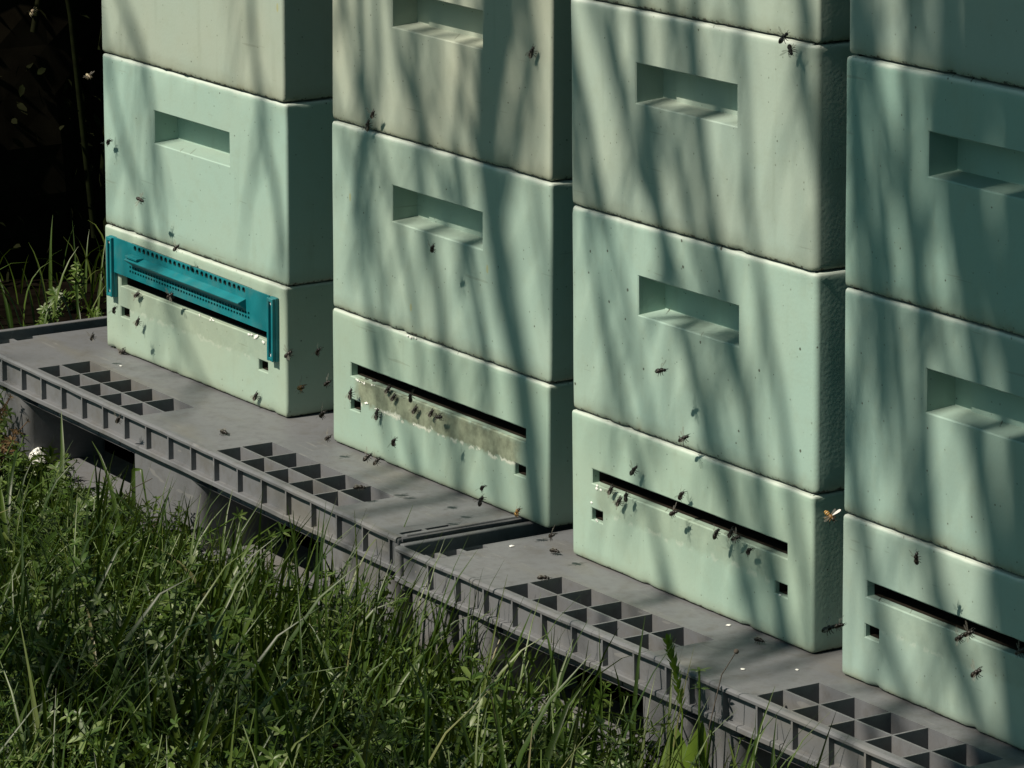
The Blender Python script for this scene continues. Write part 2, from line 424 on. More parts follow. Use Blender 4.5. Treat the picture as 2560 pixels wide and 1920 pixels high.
    # nine feet, three runners
    for fy in (0.008, 0.335, 0.660):
        for a, b in feet:
            bm = bmesh.new()
            for (xa, xb_) in ([(a, b)] if b - a < 0.18 or fy > 0.1 or x0 > -0.2 else [(a, a + 0.089), (a + 0.107, b)]):
                n0 = len(bm.verts)
                bx(bm, xa, xb_, fy, fy + 0.132, -0.150, -0.0425)
                bm.edges.ensure_lookup_table()
                ve = [e for e in bm.edges if abs(e.verts[0].co.z - e.verts[1].co.z) > 0.05 and all(xa - 1e-6 <= v.co.x <= xb_ + 1e-6 for v in e.verts) and len(e.link_faces) == 2]
                ve = [e for e in ve if e.is_valid and min(abs(e.verts[0].co.x - xa), abs(e.verts[0].co.x - xb_)) < 1e-6]
                bmesh.ops.bevel(bm, geom=ve, offset=0.016, segments=4, profile=0.5, affect='EDGES')
            o = obj('foot', bm, MAT['grey'], root, smooth=True); o.data.set_sharp_from_angle(angle=R(40))
        bm = bmesh.new(); bx(bm, x0 + 0.02, x1 - 0.02, fy - 0.003, fy + 0.136, -0.172, -0.1496, 0.003, 2)
        obj('runner', bm, MAT['grey'], root)
    return root

make_pallet(M1, -0.155, -0.098, 1.0775, [0.0801, 0.6055], [0.0532 + i * P for i in range(-3, 17)],
            [(-0.145, 0.042), (0.370, 0.557), (0.874, 1.050)], 'grey plastic pallet under the two left hive stacks, with grass growing along its front')
make_pallet(M2, -0.3225, -0.2640, 0.875, [-0.0918, 0.4144], [-0.2410 + i * P for i in range(0, 9)] + [0.369 + i * P for i in range(-1, 8)],
            [(-0.302, -0.120), (0.195, 0.380), (0.690, 0.855)], 'grey plastic pallet under the two right hive stacks, one grooved foot in the grass')

# ------------------------------------------------------------------ hive boxes
from mathutils import noise as mnoise
W, DEP, HB, HF = 0.4958, 0.43, 0.2450, 0.1792
def hive_mesh(H, openings, seed, insert=None, r=0.0045):
    bm = bmesh.new(); rng = random.Random(seed)
    W_, D_ = W, DEP
    cuts = [o['u'][0] for o in openings] + [o['u'][1] for o in openings]
    us = list(np.linspace(r, W_ - r, 44))
    us = [u for u in us if all(abs(u - c) > 0.004 for c in cuts)] + cuts
    us = sorted(set(round(u, 6) for u in us))
    pts = [(u, 0.0, 0, -1, u) for u in us]
    def arc(cx, cy, a0):
        return [(cx + r * math.cos(a0 + k * math.pi / 12), cy + r * math.sin(a0 + k * math.pi / 12), math.cos(a0 + k * math.pi / 12), math.sin(a0 + k * math.pi / 12), None) for k in range(1, 6)]
    pts += arc(W_ - r, r, -math.pi / 2)
    pts += [(W_, y, 1, 0, None) for y in np.linspace(r, D_ - r, 30)]
    pts += arc(W_ - r, D_ - r, 0)
    pts += [(x, D_, 0, 1, None) for x in np.linspace(W_ - r, r, 12)]
    pts += arc(r, D_ - r, math.pi / 2)
    pts += [(0, y, -1, 0, None) for y in np.linspace(D_ - r, r, 12)]
    pts += arc(r, r, math.pi)
    g = 0.0017
    zc = sorted(set([round(z, 6) for o in openings for z in o['z']]))
    zm = [z for z in np.linspace(0.009, H - 0.009, 12) if all(abs(z - c) > 0.004 for c in zc)] + zc
    rings = [(0.0, 0.013, 0), (g, 0.0100, 0), (g, 0.0036, 1), (g + 0.0007, 0.0013, 1), (g + 0.0022, 0.0003, 1), (g + 0.0042, 0, .5)]
    rings += [(z, 0, 0) for z in sorted(zm)]
    rings += [(H - 0.0036, 0, .5), (H - 0.0022, 0.0004, 1), (H - 0.0008, 0.0016, 1), (H - 0.0002, 0.0045, 1), (H - 0.0002, 0.020, 0)]
    grid = []
    sd = seed * 7.31
    for (z, ins, j) in rings:
        row = []
        for (x, y, nx, ny, u) in pts:
            q = Vector((x * 55, y * 55, z * 30 + sd))
            e = ins
            if j:
                e += abs(mnoise.noise(q * 1.6)) * 0.0016 * j
                c = mnoise.noise(Vector((x * 64 + sd, y * 64, sd + z * 8)))
                if c > 0.36: e += (c - 0.36) * 0.016 * j
            fl = 0.0028 * max(0.0, (z - (H - 0.008)) / 0.008) * max(0.0, 1 - (W_ - x) / 0.012) * max(0.0, 1 - y / 0.016) if j else 0.0
            e -= fl
            w = mnoise.noise(Vector((x * 9 + sd, y * 9, z * 9))) * 0.0005
            row.append(bm.verts.new((x - nx * (e + w), y - ny * (e + w), z + (mnoise.noise(q * 1.3) * 0.0006 * j if 0 < z < H else 0))))
        grid.append(row)
    n = len(pts)
    zs = [r_[0] for r_ in rings]
    def inside(i, j):
        u0, u1 = pts[j][4], pts[(j + 1) % n][4]
        if u0 is None or u1 is None: return False
        uc, zc_ = (u0 + u1) / 2, (zs[i] + zs[i + 1]) / 2
        return any(o['u'][0] < uc < o['u'][1] and o['z'][0] < zc_ < o['z'][1] for o in openings)
    for i in range(len(rings) - 1):
        for j in range(n):
            if not inside(i, j):
                bm.faces.new((grid[i][j], grid[i][(j + 1) % n], grid[i + 1][(j + 1) % n], grid[i + 1][j]))
    for row, zz in ((grid[0], 0.0), (grid[-1], H - 0.0002)):
        cv = bm.verts.new((W_ / 2, D_ / 2, zz))
        for j in range(n): bm.faces.new((row[j], row[(j + 1) % n], cv))
    ulist = [p[4] for p in pts]
    for o in openings:
        ja = min(range(len(us)), key=lambda k: abs(us[k] - o['u'][0])); jb = min(range(len(us)), key=lambda k: abs(us[k] - o['u'][1]))
        ia = min(range(len(zs)), key=lambda k: abs(zs[k] - o['z'][0]) + (0 if rings[k][1] == 0 else 1)); ib = min(range(len(zs)), key=lambda k: abs(zs[k] - o['z'][1]) + (0 if rings[k][1] == 0 else 1))
        loop = [(ia, j) for j in range(ja, jb)] + [(i, jb) for i in range(ia, ib)] + [(ib, j) for j in range(jb, ja, -1)] + [(i, ja) for i in range(ib, ia, -1)]
        L0 = [grid[i][j] for i, j in loop]
        uc = (o['u'][0] + o['u'][1]) / 2; zc_ = (o['z'][0] + o['z'][1]) / 2
        hw = (o['u'][1] - o['u'][0]) / 2; hz = (o['z'][1] - o['z'][0]) / 2
        d = o['d']; lip = 0.0014
        def inner(v, dep, k, zfun=None):
            x = uc + (v.co.x - uc) * (hw - k) / hw; z = zc_ + (v.co.z - zc_) * (hz - k) / hz
            if zfun: z = zfun(z)
            jit = mnoise.noise(Vector((x * 90, z * 90, sd))) * 0.0005
            return bm.verts.new((x, dep, z + jit * (dep < 0.01)))
        L1 = [inner(v, 0.0013, lip) for v in L0]
        if o['t'] == 'handle':
            zt = o['z'][1] - lip; zb = o['z'][0] + lip; zf = o['z'][0] + 0.0040
            L2 = [inner(v, d, lip, lambda z: zt - (zt - z) * (zt - zf) / (zt - zb)) for v in L0]
        else:
            L2 = [inner(v, d, lip) for v in L0]
        for A, B in ((L0, L1), (L1, L2)):
            for k in range(len(A)):
                k2 = (k + 1) % len(A)
                bm.faces.new((A[k], A[k2], B[k2], B[k]))
        if o['t'] == 'handle':
            bm.faces.new(L2)
            if insert:
                bx(bm, o['u'][0] + 0.034, o['u'][1] - 0.0018, d - 0.0034, d + 0.001, o['z'][0] + 0.0035, o['z'][1] - 0.0019)
    bmesh.ops.recalc_face_normals(bm, faces=bm.faces)
    me = bpy.data.meshes.new('hive_box'); bm.to_mesh(me); bm.free()
    me.shade_smooth(); me.set_sharp_from_angle(angle=R(32))
    return me

HANDLE = dict(u=(0.1445, 0.3510), z=(0.1380, 0.1860), d=0.037, t='handle')
def hive_box(k, z, col, label, seed, dx=0, dy=0, rot=0, insert=True, r=0.0045, specks=0.36):
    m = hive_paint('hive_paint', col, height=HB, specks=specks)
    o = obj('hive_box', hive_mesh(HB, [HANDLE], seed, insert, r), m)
    o.matrix_world = stack_matrix(k) @ Matrix.Translation((dx, dy, z)) @ Matrix.Rotation(R(rot), 4, 'Z')
    tag(o, label, 'hive box', 'painted foam hive boxes stacked in a row')
    return o
def hive_floor(k, col, label, seed, stain=0.0):
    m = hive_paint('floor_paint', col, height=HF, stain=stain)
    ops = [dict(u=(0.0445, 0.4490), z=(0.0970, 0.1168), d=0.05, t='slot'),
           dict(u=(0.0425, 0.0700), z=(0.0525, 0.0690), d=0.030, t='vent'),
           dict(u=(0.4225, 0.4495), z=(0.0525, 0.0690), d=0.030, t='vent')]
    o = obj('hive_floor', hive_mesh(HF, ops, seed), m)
    o.matrix_world = stack_matrix(k)
    tag(o, label, 'hive floor', 'hive floors with entrance slots on the pallets')
    # dark linings of the openings
    for nm, q in zip(('entrance_slot', 'vent_hole', 'vent_hole'), ops):
        bm = bmesh.new()
        a, b = q['u']; c, d = q['z']; e = 0.0022
        y0, y1 = 0.010 if nm == 'entrance_slot' else 0.006, q['d'] - 0.0004
        bx(bm, a + e, b - e, y0, y1, c + e, d - e)
        fr = [f for f in bm.faces if all(abs(v.co.y - y0) < 1e-6 for v in f.verts)]
        bmesh.ops.delete(bm, geom=fr, context='FACES')
        obj(nm, bm, MAT['slot'], o)
    return o

CREAM = (0.382, 0.435, 0.378); PALE = (0.385, 0.460, 0.405); MINT = (0.355, 0.486, 0.436); TEALM = (0.300, 0.444, 0.400)
f1 = hive_floor(0, (0.360, 0.455, 0.384), 'pale green hive floor wearing the teal gate, base of the leftmost stack', 11, stain=0.22)
f2 = hive_floor(1, (0.335, 0.444, 0.379), 'pale green hive floor with a brown stained sill under its slot, base of the second stack', 12, stain=0.85)
f3 = hive_floor(2, (0.360, 0.480, 0.411), 'pale green hive floor with a clean pale sill, base of the third stack', 13, stain=0.25)
f4 = hive_floor(3, (0.345, 0.455, 0.411), 'grey green hive floor cut by the right picture edge, base of the rightmost stack', 14, stain=0.18)
hive_box(0, HF, (0.355, 0.486, 0.436), 'mint hive box with a handle, directly above the floor with the teal gate', 21, 0.0015, 0.001, 0.15, False)
hive_box(0, HF + HB, CREAM, 'cream top hive box of the leftmost stack, cut by the top picture edge', 22, -0.001, 0.002, -0.2)
hive_box(1, HF, (0.360, 0.470, 0.416), 'pale green hive box above the stained floor, crossed by a broad dark shadow', 23, 0.0005, 0.0005, 0.1)
hive_box(1, HF + HB, (0.400, 0.439, 0.374), 'cream top hive box of the second stack, handle cut by the top picture edge', 24, -0.0015, 0.003, -0.15)
hive_box(2, HF, MINT, 'mint green hive box above the floor of the third stack, with pits in its paint', 25, 0.001, 0.001, 0.1, False, 0.0070, 0.60)
hive_box(2, HF + HB, (0.377, 0.460, 0.411), 'pale beige green middle hive box of the third stack, second above its floor', 26, -0.002, 0.002, -0.15, True, 0.0105)
hive_box(2, HF + 2 * HB, PALE, 'pale beige top hive box of the third stack, only its bottom in view', 27, -0.001, 0.0035, 0.2)
hive_box(3, HF, (0.310, 0.434, 0.395), 'grey green hive box directly above the floor of the rightmost stack', 28, 0.0, 0.001, 0.1)
hive_box(3, HF + HB, TEALM, 'teal mint hive box in the middle of the rightmost stack', 29, -0.001, 0.0015, -0.1, False)
hive_box(3, HF + 2 * HB, (0.350, 0.434, 0.395), 'grey green hive box at the top right corner of the picture', 30, -0.002, 0.006, 0.1)

# broken bright foam on edges (parts of the boxes)
def chips(parent, spots, seed):
    rng = random.Random(seed); bm = bmesh.new()
    for (x, y, z, s, n) in spots:
        for _ in range(n):
            c = Vector((x + rng.gauss(0, s * 1.2), y + rng.uniform(-.0008, .0004), z + rng.gauss(0, s * 0.35)))
            r = s * rng.uniform(0.35, 0.7)
            g = bmesh.ops.create_icosphere(bm, subdivisions=1, radius=r)['verts']
            for v in g: v.co = c + Vector((v.co.x * rng.uniform(.8, 1.5), v.co.y * 0.5, v.co.z * rng.uniform(.6, 1.0)))
    obj('broken_edge', bm, MAT['foam'], parent)
chips(f1, [(0.415, -0.0002, 0.0975, 0.0050, 9), (0.435, -0.0002, 0.0945, 0.0040, 4), (0.30, 0, 0.0985, .003, 5), (0.27, 0, 0.0985, .002, 4)], 1)
chips(f2, [(0.060, 0, 0.0962, 0.0032, 4), (0.078, 0, 0.0955, 0.0028, 4), (0.10, 0, 0.0965, 0.0024, 3), (0.064, 0.0002, 0.0715, 0.0026, 3), (0.085, 0, 0.0700, .0026, 5), (0.108, 0, 0.068, .0022, 3), (0.128, 0, 0.0668, .0016, 3), (0.20, 0, 0.0668, .0016, 3), (0.195, 0, 0.178, 0.0034, 4)], 2)
chips(f3, [(0.058, 0, 0.0962, 0.0035, 4), (0.045, 0, 0.0745, .0030, 2), (0.435, 0, 0.0535, 0.0022, 3), (0.490, 0.006, 0.058, .0032, 3), (0.056, 0, 0.0545, .002, 3)], 3)

# ------------------------------------------------------------------ teal entrance gate
def make_gate():
    root = empty('entrance_gate', stack_matrix(0))
    tag(root, 'teal plastic entrance gate with hood and rows of holes, fixed over the leftmost hive slot', 'entrance gate')
    yF, yB = -0.0062, -0.0042
    bm = bmesh.new()
    def quad(u0, u1, z0, z1):
        for y in (yF, yB):
            v = [bm.verts.new(c) for c in ((u0, y, z0), (u1, y, z0), (u1, y, z1), (u0, y, z1))]
            bm.faces.new(v if y == yF else v[::-1])
    def strip(ua, ub, za, zb, n, rx, rz):
        zc = (za + zb) / 2
        for i in range(n):
            a = ua + (ub - ua) * i / n; b = ua + (ub - ua) * (i + 1) / n; c = (a + b) / 2
            out = [(b, zc), (b, zb), (c, zb), (a, zb), (a, zc), (a, za), (c, za), (b, za)]
            inn = [(c + rx * math.cos(k * math.pi / 4), zc + rz * math.sin(k * math.pi / 4)) for k in range(8)]
            F = [bm.verts.new((x, yF, z)) for x, z in out]; G = [bm.verts.new((x, yF, z)) for x, z in inn]; Hh = [bm.verts.new((x, yB, z)) for x, z in inn]
            F2 = [bm.verts.new((x, yB, z)) for x, z in out]
            for k in range(8):
                k2 = (k + 1) % 8
                bm.faces.new((F[k], F[k2], G[k2], G[k])); bm.faces.new((G[k], G[k2], Hh[k2], Hh[k])); bm.faces.new((F2[k2], F2[k], Hh[k], Hh[k2]))
    U0, U1, Z0, Z1 = 0.0380, 0.4635, 0.1174, 0.1680
    ha, hb = 0.0935, 0.4035
    quad(U0, ha, 0.1572, Z1); quad(hb, U1, 0.1572, Z1); strip(ha, hb, 0.1572, Z1, 25, 0.0044, 0.0042)
    quad(U0, U1, 0.1362, 0.1572)
    ga, gb = 0.0815, 0.4140
    quad(U0, ga, 0.1238, 0.1362); quad(gb, U1, 0.1238, 0.1362)
    strip(ga, gb, 0.1300, 0.1362, 44, 0.0026, 0.0024); strip(ga, gb, 0.1238, 0.1300, 44, 0.0026, 0.0024)
    quad(U0, U1, Z0, 0.1238)
    for (a, b, c, d) in ((U0, U1, Z0, Z0), (U0, U1, Z1, Z1)):
        bm.faces.new([bm.verts.new(q) for q in ((a, yF, c), (b, yF, c), (b, yB, c), (a, yB, c))])
    obj('panel', bm, MAT['teal'], root)
    bm = bmesh.new(); bx(bm, 0.085, 0.412, -0.0034, -0.0016, 0.1225, 0.1674)  # dark sheet added so the holes read as shaded
    obj('backing', bm, MAT['slot'], root)
    bm = bmesh.new()
    tri = [(yF + .0004, 0.1520), (yF - 0.0125, 0.1474), (yF - 0.0125, 0.1458), (yF + .0004, 0.1364)]
    A = [bm.verts.new((0.0900, y, z)) for y, z in tri]; B = [bm.verts.new((0.4030, y, z)) for y, z in tri]
    for k in range(4): bm.faces.new((A[k], A[(k + 1) % 4], B[(k + 1) % 4], B[k]))
    bm.faces.new(A[::-1]); bm.faces.new(B)
    bmesh.ops.bevel(bm, geom=list(bm.edges), offset=0.0005, segments=1, affect='EDGES')
    bx(bm, 0.0920, 0.1240, yF - 0.0120, yF - .0002, 0.1500, 0.1535, .0006, 1)
    obj('hood', bm, MAT['teal'], root)
    for ua, ub in ((0.0222, 0.0378), (0.4637, 0.4795)):
        bm = bmesh.new()
        bx(bm, ua, ub, -0.0062, -0.0004, 0.0800, 0.1675, 0.0012, 2)
        bx(bm, ua + .0006, ua + 0.0045, -0.0108, -0.0057, 0.0808, 0.1668, 0.0008, 1)
        bx(bm, ub - 0.0045, ub - .0006, -0.0108, -0.0057, 0.0808, 0.1668, 0.0008, 1)
        bx(bm, ua + 0.0042, ub - 0.0042, -0.0105, -0.0058, 0.1615, 0.1665, 0.0008, 1)
        bx(bm, ua + 0.0042, ub - 0.0042, -0.0105, -0.0058, 0.0811, 0.0860, 0.0008, 1)
        rail = obj('rail', bm, MAT['teal'], root)
        for z in (0.0885, 0.1590):
            b2 = bmesh.new(); bmesh.ops.create_cone(b2, cap_ends=True, segments=12, radius1=0.0028, radius2=0.0020, depth=0.0024,
                                                     matrix=Matrix.Translation(((ua + ub) / 2, -0.0072, z)) @ Matrix.Rotation(R(90), 4, 'X'))
            obj('screw', b2, MAT['steel'], rail)
    root.matrix_world = stack_matrix(0) @ Matrix.Translation((0.04, 0, 0.1174)) @ Matrix.Rotation(R(0.65), 4, 'Y') @ Matrix.Translation((-0.04, 0, -0.1174))
make_gate()

# ------------------------------------------------------------------ vegetation
class Soup:
    def __init__(s): s.v = []; s.f = []
    def blade(s, base, d, L, w, bend, rng, seg=5, twist=0.0, tipw=0.06, curlup=0.0):
        """tapering grass blade, V-folded; d = horizontal unit heading of the bend"""
        n0 = len(s.v); a = rng.uniform(0.03, 0.35)
        p = Vector(base); h = Vector((d[0], d[1], 0)); side = Vector((-d[1], d[0], 0))
        for i in range(seg + 1):
            t = i / seg
            ang = a + bend * t * t
            ww = w * (1 - (1 - tipw) * t ** 1.6) * (0.55 + 0.45 * min(1, t * 4))
            sd = (side * math.cos(twist * t) + h * math.sin(twist * t))
            nrm = Vector((h.x * -math.cos(ang), h.y * -math.cos(ang), math.sin(ang)))
            s.v += [p - sd * ww / 2 + nrm * ww * 0.18, p - nrm * ww * 0.05, p + sd * ww / 2 + nrm * ww * 0.18]
            st = L / seg
            p = p + (h * math.sin(ang) + Vector((0, 0, 1)) * math.cos(ang)) * st
        for i in range(seg):
            k = n0 + 3 * i
            s.f += [(k, k + 1, k + 4, k + 3), (k + 1, k + 2, k + 5, k + 4)]
    def leaf(s, base, dirv, up, L, w, droop=0.2):
        n0 = len(s.v)
        dirv = dirv.normalized(); side = dirv.cross(up)
        if side.length < 1e-4: side = dirv.orthogonal()
        side.normalize(); nr = side.cross(dirv).normalized()
        q = lambda t, sx, k: base + dirv * (L * t) + side * (w * 0.5 * sx) + nr * (L * (-droop * t * t) + abs(sx) * w * 0.14)
        s.v += [q(0, 0, 0), q(.3, -.85, 0), q(.3, 0, 0), q(.3, .85, 0), q(.68, -.9, 0), q(.68, 0, 0), q(.68, .9, 0), q(1, 0, 0)]
        s.f += [(n0, n0 + 2, n0 + 1), (n0, n0 + 3, n0 + 2), (n0 + 1, n0 + 2, n0 + 5, n0 + 4), (n0 + 2, n0 + 3, n0 + 6, n0 + 5), (n0 + 4, n0 + 5, n0 + 7), (n0 + 5, n0 + 6, n0 + 7)]
    def stem(s, pts, r0, r1, n=4):
        n0 = len(s.v); m = len(pts)
        for i, p in enumerate(pts):
            p = Vector(p); t = (Vector(pts[min(i + 1, m - 1)]) - Vector(pts[max(i - 1, 0)])).normalized()
            a = t.cross(Vector((0.3, 1, 0.1))).normalized(); b = t.cross(a); r = r0 + (r1 - r0) * i / (m - 1)
            for k in range(n): s.v.append(p + (a * math.cos(2 * math.pi * k / n) + b * math.sin(2 * math.pi * k / n)) * r)
        for i in range(m - 1):
            for k in range(n):
                s.f.append((n0 + i * n + k, n0 + i * n + (k + 1) % n, n0 + (i + 1) * n + (k + 1) % n, n0 + (i + 1) * n + k))
    def whorl_plant(s, base, L, heading, lean, rng, leafL=0.011, nw=5, nl=6, first=0.25):
        pts = []; p = Vector(base); h = Vector((math.cos(heading), math.sin(heading), 0)); ang = lean * 0.4
        for i in range(8):
            pts.append(p.copy()); ang += lean * 0.12
            p = p + (h * math.sin(ang) + Vector((0, 0, 1)) * math.cos(ang)) * (L / 7)
        s.stem(pts, 0.0011, 0.0007)
        for k in range(nw):
            t = first + (1 - first) * k / (nw - 1) if nw > 1 else 1.0
            x = t * 7; i = min(6, int(x)); c = pts[i].lerp(pts[i + 1], x - i)
            ax = (pts[i + 1] - pts[i]).normalized(); a = ax.orthogonal().normalized(); b = ax.cross(a); ph = rng.uniform(0, 6.28)
            sc = leafL * (1.15 - 0.5 * t * (k == nw - 1)) * rng.uniform(.8, 1.2)
            for j in range(nl):
                th = ph + 2 * math.pi * j / nl + rng.uniform(-.2, .2)
                d = (a * math.cos(th) + b * math.sin(th)) + ax * rng.uniform(0.1, 0.7)
                s.leaf(c, d, ax, sc * rng.uniform(.8, 1.15), sc * 0.36, rng.uniform(0.05, .35))
    def mesh(s, name):
        me = bpy.data.meshes.new(name); me.from_pydata([tuple(v) for v in s.v], [], s.f); me.update(); me.shade_smooth(); return me

def veg_height(x, y):
    """how tall the plants stand (kept low where the photo shows the pallet's feet)"""
    near = float(np.interp(x, [-0.7, -0.15, 0.10, 0.3, 0.55, 0.85, 1.0, 1.15, 1.5, 2.3], [0.15, 0.12, 0.060, 0.045, 0.06, 0.07, 0.12, 0.125, 0.115, 0.115]))
    return near + 0.09 * min(1, max(0, (-y - 0.04) / 0.30))
rng = random.Random(5)
S = Soup()
def ok_front(x, y):
    if 1.68 < x < 1.84 and -0.20 < y < -0.02: return False       # room for the broad leaves
    if abs(x - 0.035) < 0.05 and abs(y + 0.055) < 0.045: return False   # room for the withered weed
    return not (-0.12 < x < 2.25 and y > -0.006 - (0.024 if x > 1.06 else 0))
for _ in range(5200):
    x = rng.uniform(-0.75, 2.35); y = 0.02 - 0.95 * rng.random() ** 1.1
    if not ok_front(x, y): continue
    dens = 0.5 + 0.6 * mnoise.noise(Vector((x * 4, y * 4, 3.3)))
    if rng.random() > dens + float(np.interp(x, [0.2, 0.7], [-0.38, 0.15])) + 0.5 * min(1, max(0, (-y - .2) / .3)): continue
    h = veg_height(x, y) * rng.uniform(0.6, 1.5)
    a = rng.uniform(0, 6.28) if rng.random() < .6 else rng.gauss(0.3, 0.8)
    S.blade((x, y, ground_z(x, y) - 0.006), (math.cos(a), math.sin(a)), h, rng.choice((0.0048, 0.0065, 0.0085, 0.0115)) * rng.uniform(.8, 1.2), rng.uniform(0.1, 2.0), rng, 5, rng.uniform(-1.4, 1.4))
for _ in range(520):      # tall blades reaching over the pallet front
    x = rng.choice((rng.uniform(0.35, 0.9), rng.uniform(0.85, 1.35), rng.uniform(1.3, 2.25))); y = -0.025 - 0.22 * rng.random()
    a = rng.gauss(0.6, 1.1)
    hh = 0.80 * (veg_height(x, y) + 0.09)
    S.blade((x, y, ground_z(x, y) - 0.006), (math.cos(a), math.sin(a)), hh * rng.uniform(.7, 1.35), rng.uniform(0.004, 0.0085), rng.uniform(0.05, 1.1), rng, 6, rng.uniform(-.8, .8))
for _ in range(2600):      # the meadow going on towards the viewer
    x = rng.uniform(-2.2, 3.2); y = rng.uniform(-2.0, -0.85); a = rng.uniform(0, 6.28)
    S.blade((x, y, ground_z(x, y) - 0.006), (math.cos(a), math.sin(a)), rng.uniform(.07, .2), rng.uniform(.006, .012), rng.uniform(0.1, 1.8), rng, 4, rng.uniform(-1, 1))
for _ in range(60):       # broad old blades lying across the front
    x = rng.uniform(-0.3, 1.9); y = -0.08 - 0.4 * rng.random(); a = rng.uniform(0, 6.28)
    S.blade((x, y, ground_z(x, y) - 0.004), (math.cos(a), math.sin(a)), rng.uniform(0.15, 0.26), rng.uniform(0.008, 0.012), rng.uniform(1.0, 2.1), rng, 7, rng.uniform(-1.5, 1.5))
for _ in range(900):      # behind the pallet's left rim
    x = rng.uniform(-1.15, -0.14); y = rng.uniform(-0.3, 1.2)
    if rng.random() > .5 + mnoise.noise(Vector((x * 5, y * 5, 9))): continue
    a = rng.uniform(0, 6.28)
    S.blade((x, y, ground_z(x, y) - 0.006), (math.cos(a), math.sin(a)), rng.uniform(0.05, 0.185), rng.uniform(0.004, 0.008), rng.uniform(0.2, 1.9), rng, 6, rng.uniform(-.8, .8))
tag(obj('grass', S.mesh('grass'), MAT['grass']), kind='stuff', label='long green grass in front of and behind the pallets', cat='grass')

S = Soup()
for _ in range(5600):
    x = rng.uniform(-0.6, 2.3); y = 0.0 - 0.80 * rng.random() ** 1.15
    if not ok_front(x, y): continue
    m = mnoise.noise(Vector((x * 2.6 + 7, y * 3, 1.3)))
    lush = (x < 0.62 and rng.random() < .9) or m > 0.12
    if not lush and rng.random() > 0.40: continue
    h = (veg_height(x, y) + (0.020 if x < .6 else .0)) * rng.uniform(0.5, 1.2)
    S.whorl_plant((x, y, ground_z(x, y) - 0.004), h, rng.uniform(0, 6.28), rng.uniform(0.2, 1.2), rng, rng.uniform(0.0105, 0.0185), rng.randint(3, 6), rng.choice((4, 5, 6)), .40)
for _ in range(70):
    x = rng.uniform(-1.0, -0.14); y = rng.uniform(-0.2, 0.9)
    S.whorl_plant((x, y, ground_z(x, y) - 0.004), rng.uniform(.05, .11), rng.uniform(0, 6.28), rng.uniform(0.2, 1.1), rng, 0.014, 6, 6)
tag(obj('weeds', S.mesh('weeds'), MAT['weed']), kind='stuff', label='low weeds with small whorled glossy leaves among the grass', cat='weeds')

# single plants that stand out in the photo
def p2w(x, y, z): return tuple(M2 @ Vector((x, y, z)))
def single(name, soup, mat, label, cat, group=None):
    o = obj(name, soup.mesh(name), MAT[mat]); tag(o, label, cat, group); return o
def ribbon(pts, w, seed=0):
    s = Soup(); n = len(pts)
    P_ = [Vector(p) for p in pts]
    Q = []
    for i in range(4 * (n - 1) + 1):
        t = i / 4; k = min(n - 2, int(t)); Q.append(P_[k].lerp(P_[k + 1], t - k))
    view = Vector((0.82, -0.55, 0.2))
    for i, p in enumerate(Q):
        t = i / (len(Q) - 1); tg = (Q[min(i + 1, len(Q) - 1)] - Q[max(0, i - 1)]).normalized()
        sd = tg.cross(view).normalized(); nr = sd.cross(tg)
        ww = w * (1 - 0.9 * t ** 2.2)
        s.v += [p - sd * ww / 2 + nr * ww * .15, p, p + sd * ww / 2 + nr * ww * .15]
    for i in range(len(Q) - 1):
        k = 3 * i; s.f += [(k, k + 1, k + 4, k + 3), (k + 1, k + 2, k + 5, k + 4)]
    return s
g1 = ground_z(0.3, 0)
single('tall_grass', ribbon([(0.300, -0.075, g1), (0.285, -0.055, -0.125), (0.262, -0.040, -0.07), (0.236, -0.028, -0.024)], 0.0085), 'grass',
       'single stiff grass blade standing before the dark gap at the left end of the pallets', 'grass', 'stout single grass blades')
single('tall_grass', ribbon([(0.47, -0.045, g1), (0.470, -0.040, -0.11), (0.462, -0.035, -0.052), (0.475, -0.03, -0.05), (0.50, -0.03, -0.13)], 0.0060), 'grass',
       'bent over grass blade folded at its top, beside the middle foot of the left pallet', 'grass', 'stout single grass blades')
def stalk(name, pts, r, mat, label, cat, whorls=(), group=None, leafL=0.013, ball=0.0, seed=1):
    rg = random.Random(seed); s = Soup(); s.stem(pts, r, r * .6, 5)
    for t, L in whorls:
        x = t * (len(pts) - 1); i = min(len(pts) - 2, int(x)); c = Vector(pts[i]).lerp(Vector(pts[i + 1]), x - i)
        ax = (Vector(pts[i + 1]) - Vector(pts[i])).normalized(); a = ax.orthogonal().normalized(); b = ax.cross(a)
        for j in range(7):
            th = j * 2 * math.pi / 7 + rg.uniform(-.2, .2)
            s.leaf(c, a * math.cos(th) + b * math.sin(th) + ax * rg.uniform(.1, .6), ax, L * rg.uniform(.8, 1.2), L * .28, .15)
    o = single(name, s, mat, label, cat, group)
    if ball:
        bm = bmesh.new(); bmesh.ops.create_icosphere(bm, subdivisions=2, radius=ball, matrix=Matrix.Translation(pts[-1]))
        obj('seed_head', bm, MAT['bark'], o, True)
    return o
CL = 'cleavers stems with leaf whorls by the pallets'
stalk('cleavers_stem', [(0.60, -0.10, g1), (0.70, -0.085, -0.09), (0.78, -0.075, -0.045), (0.815, -0.07, -0.024)], .0013, 'weed', 'cleavers stem leaning right before the dark gap of the left pallet', 'cleavers', [(.55, .010), (.98, .012)], CL, seed=2)
stalk('cleavers_stem', [(0.74, -0.10, g1), (0.83, -0.095, -0.085), (0.91, -0.09, -0.03), (0.955, -0.088, -0.008)], .0012, 'weed', 'cleavers stem with a leafy tip near the right end of the left pallet', 'cleavers', [(.5, .010), (.8, .010), (.99, .013)], CL, seed=3)
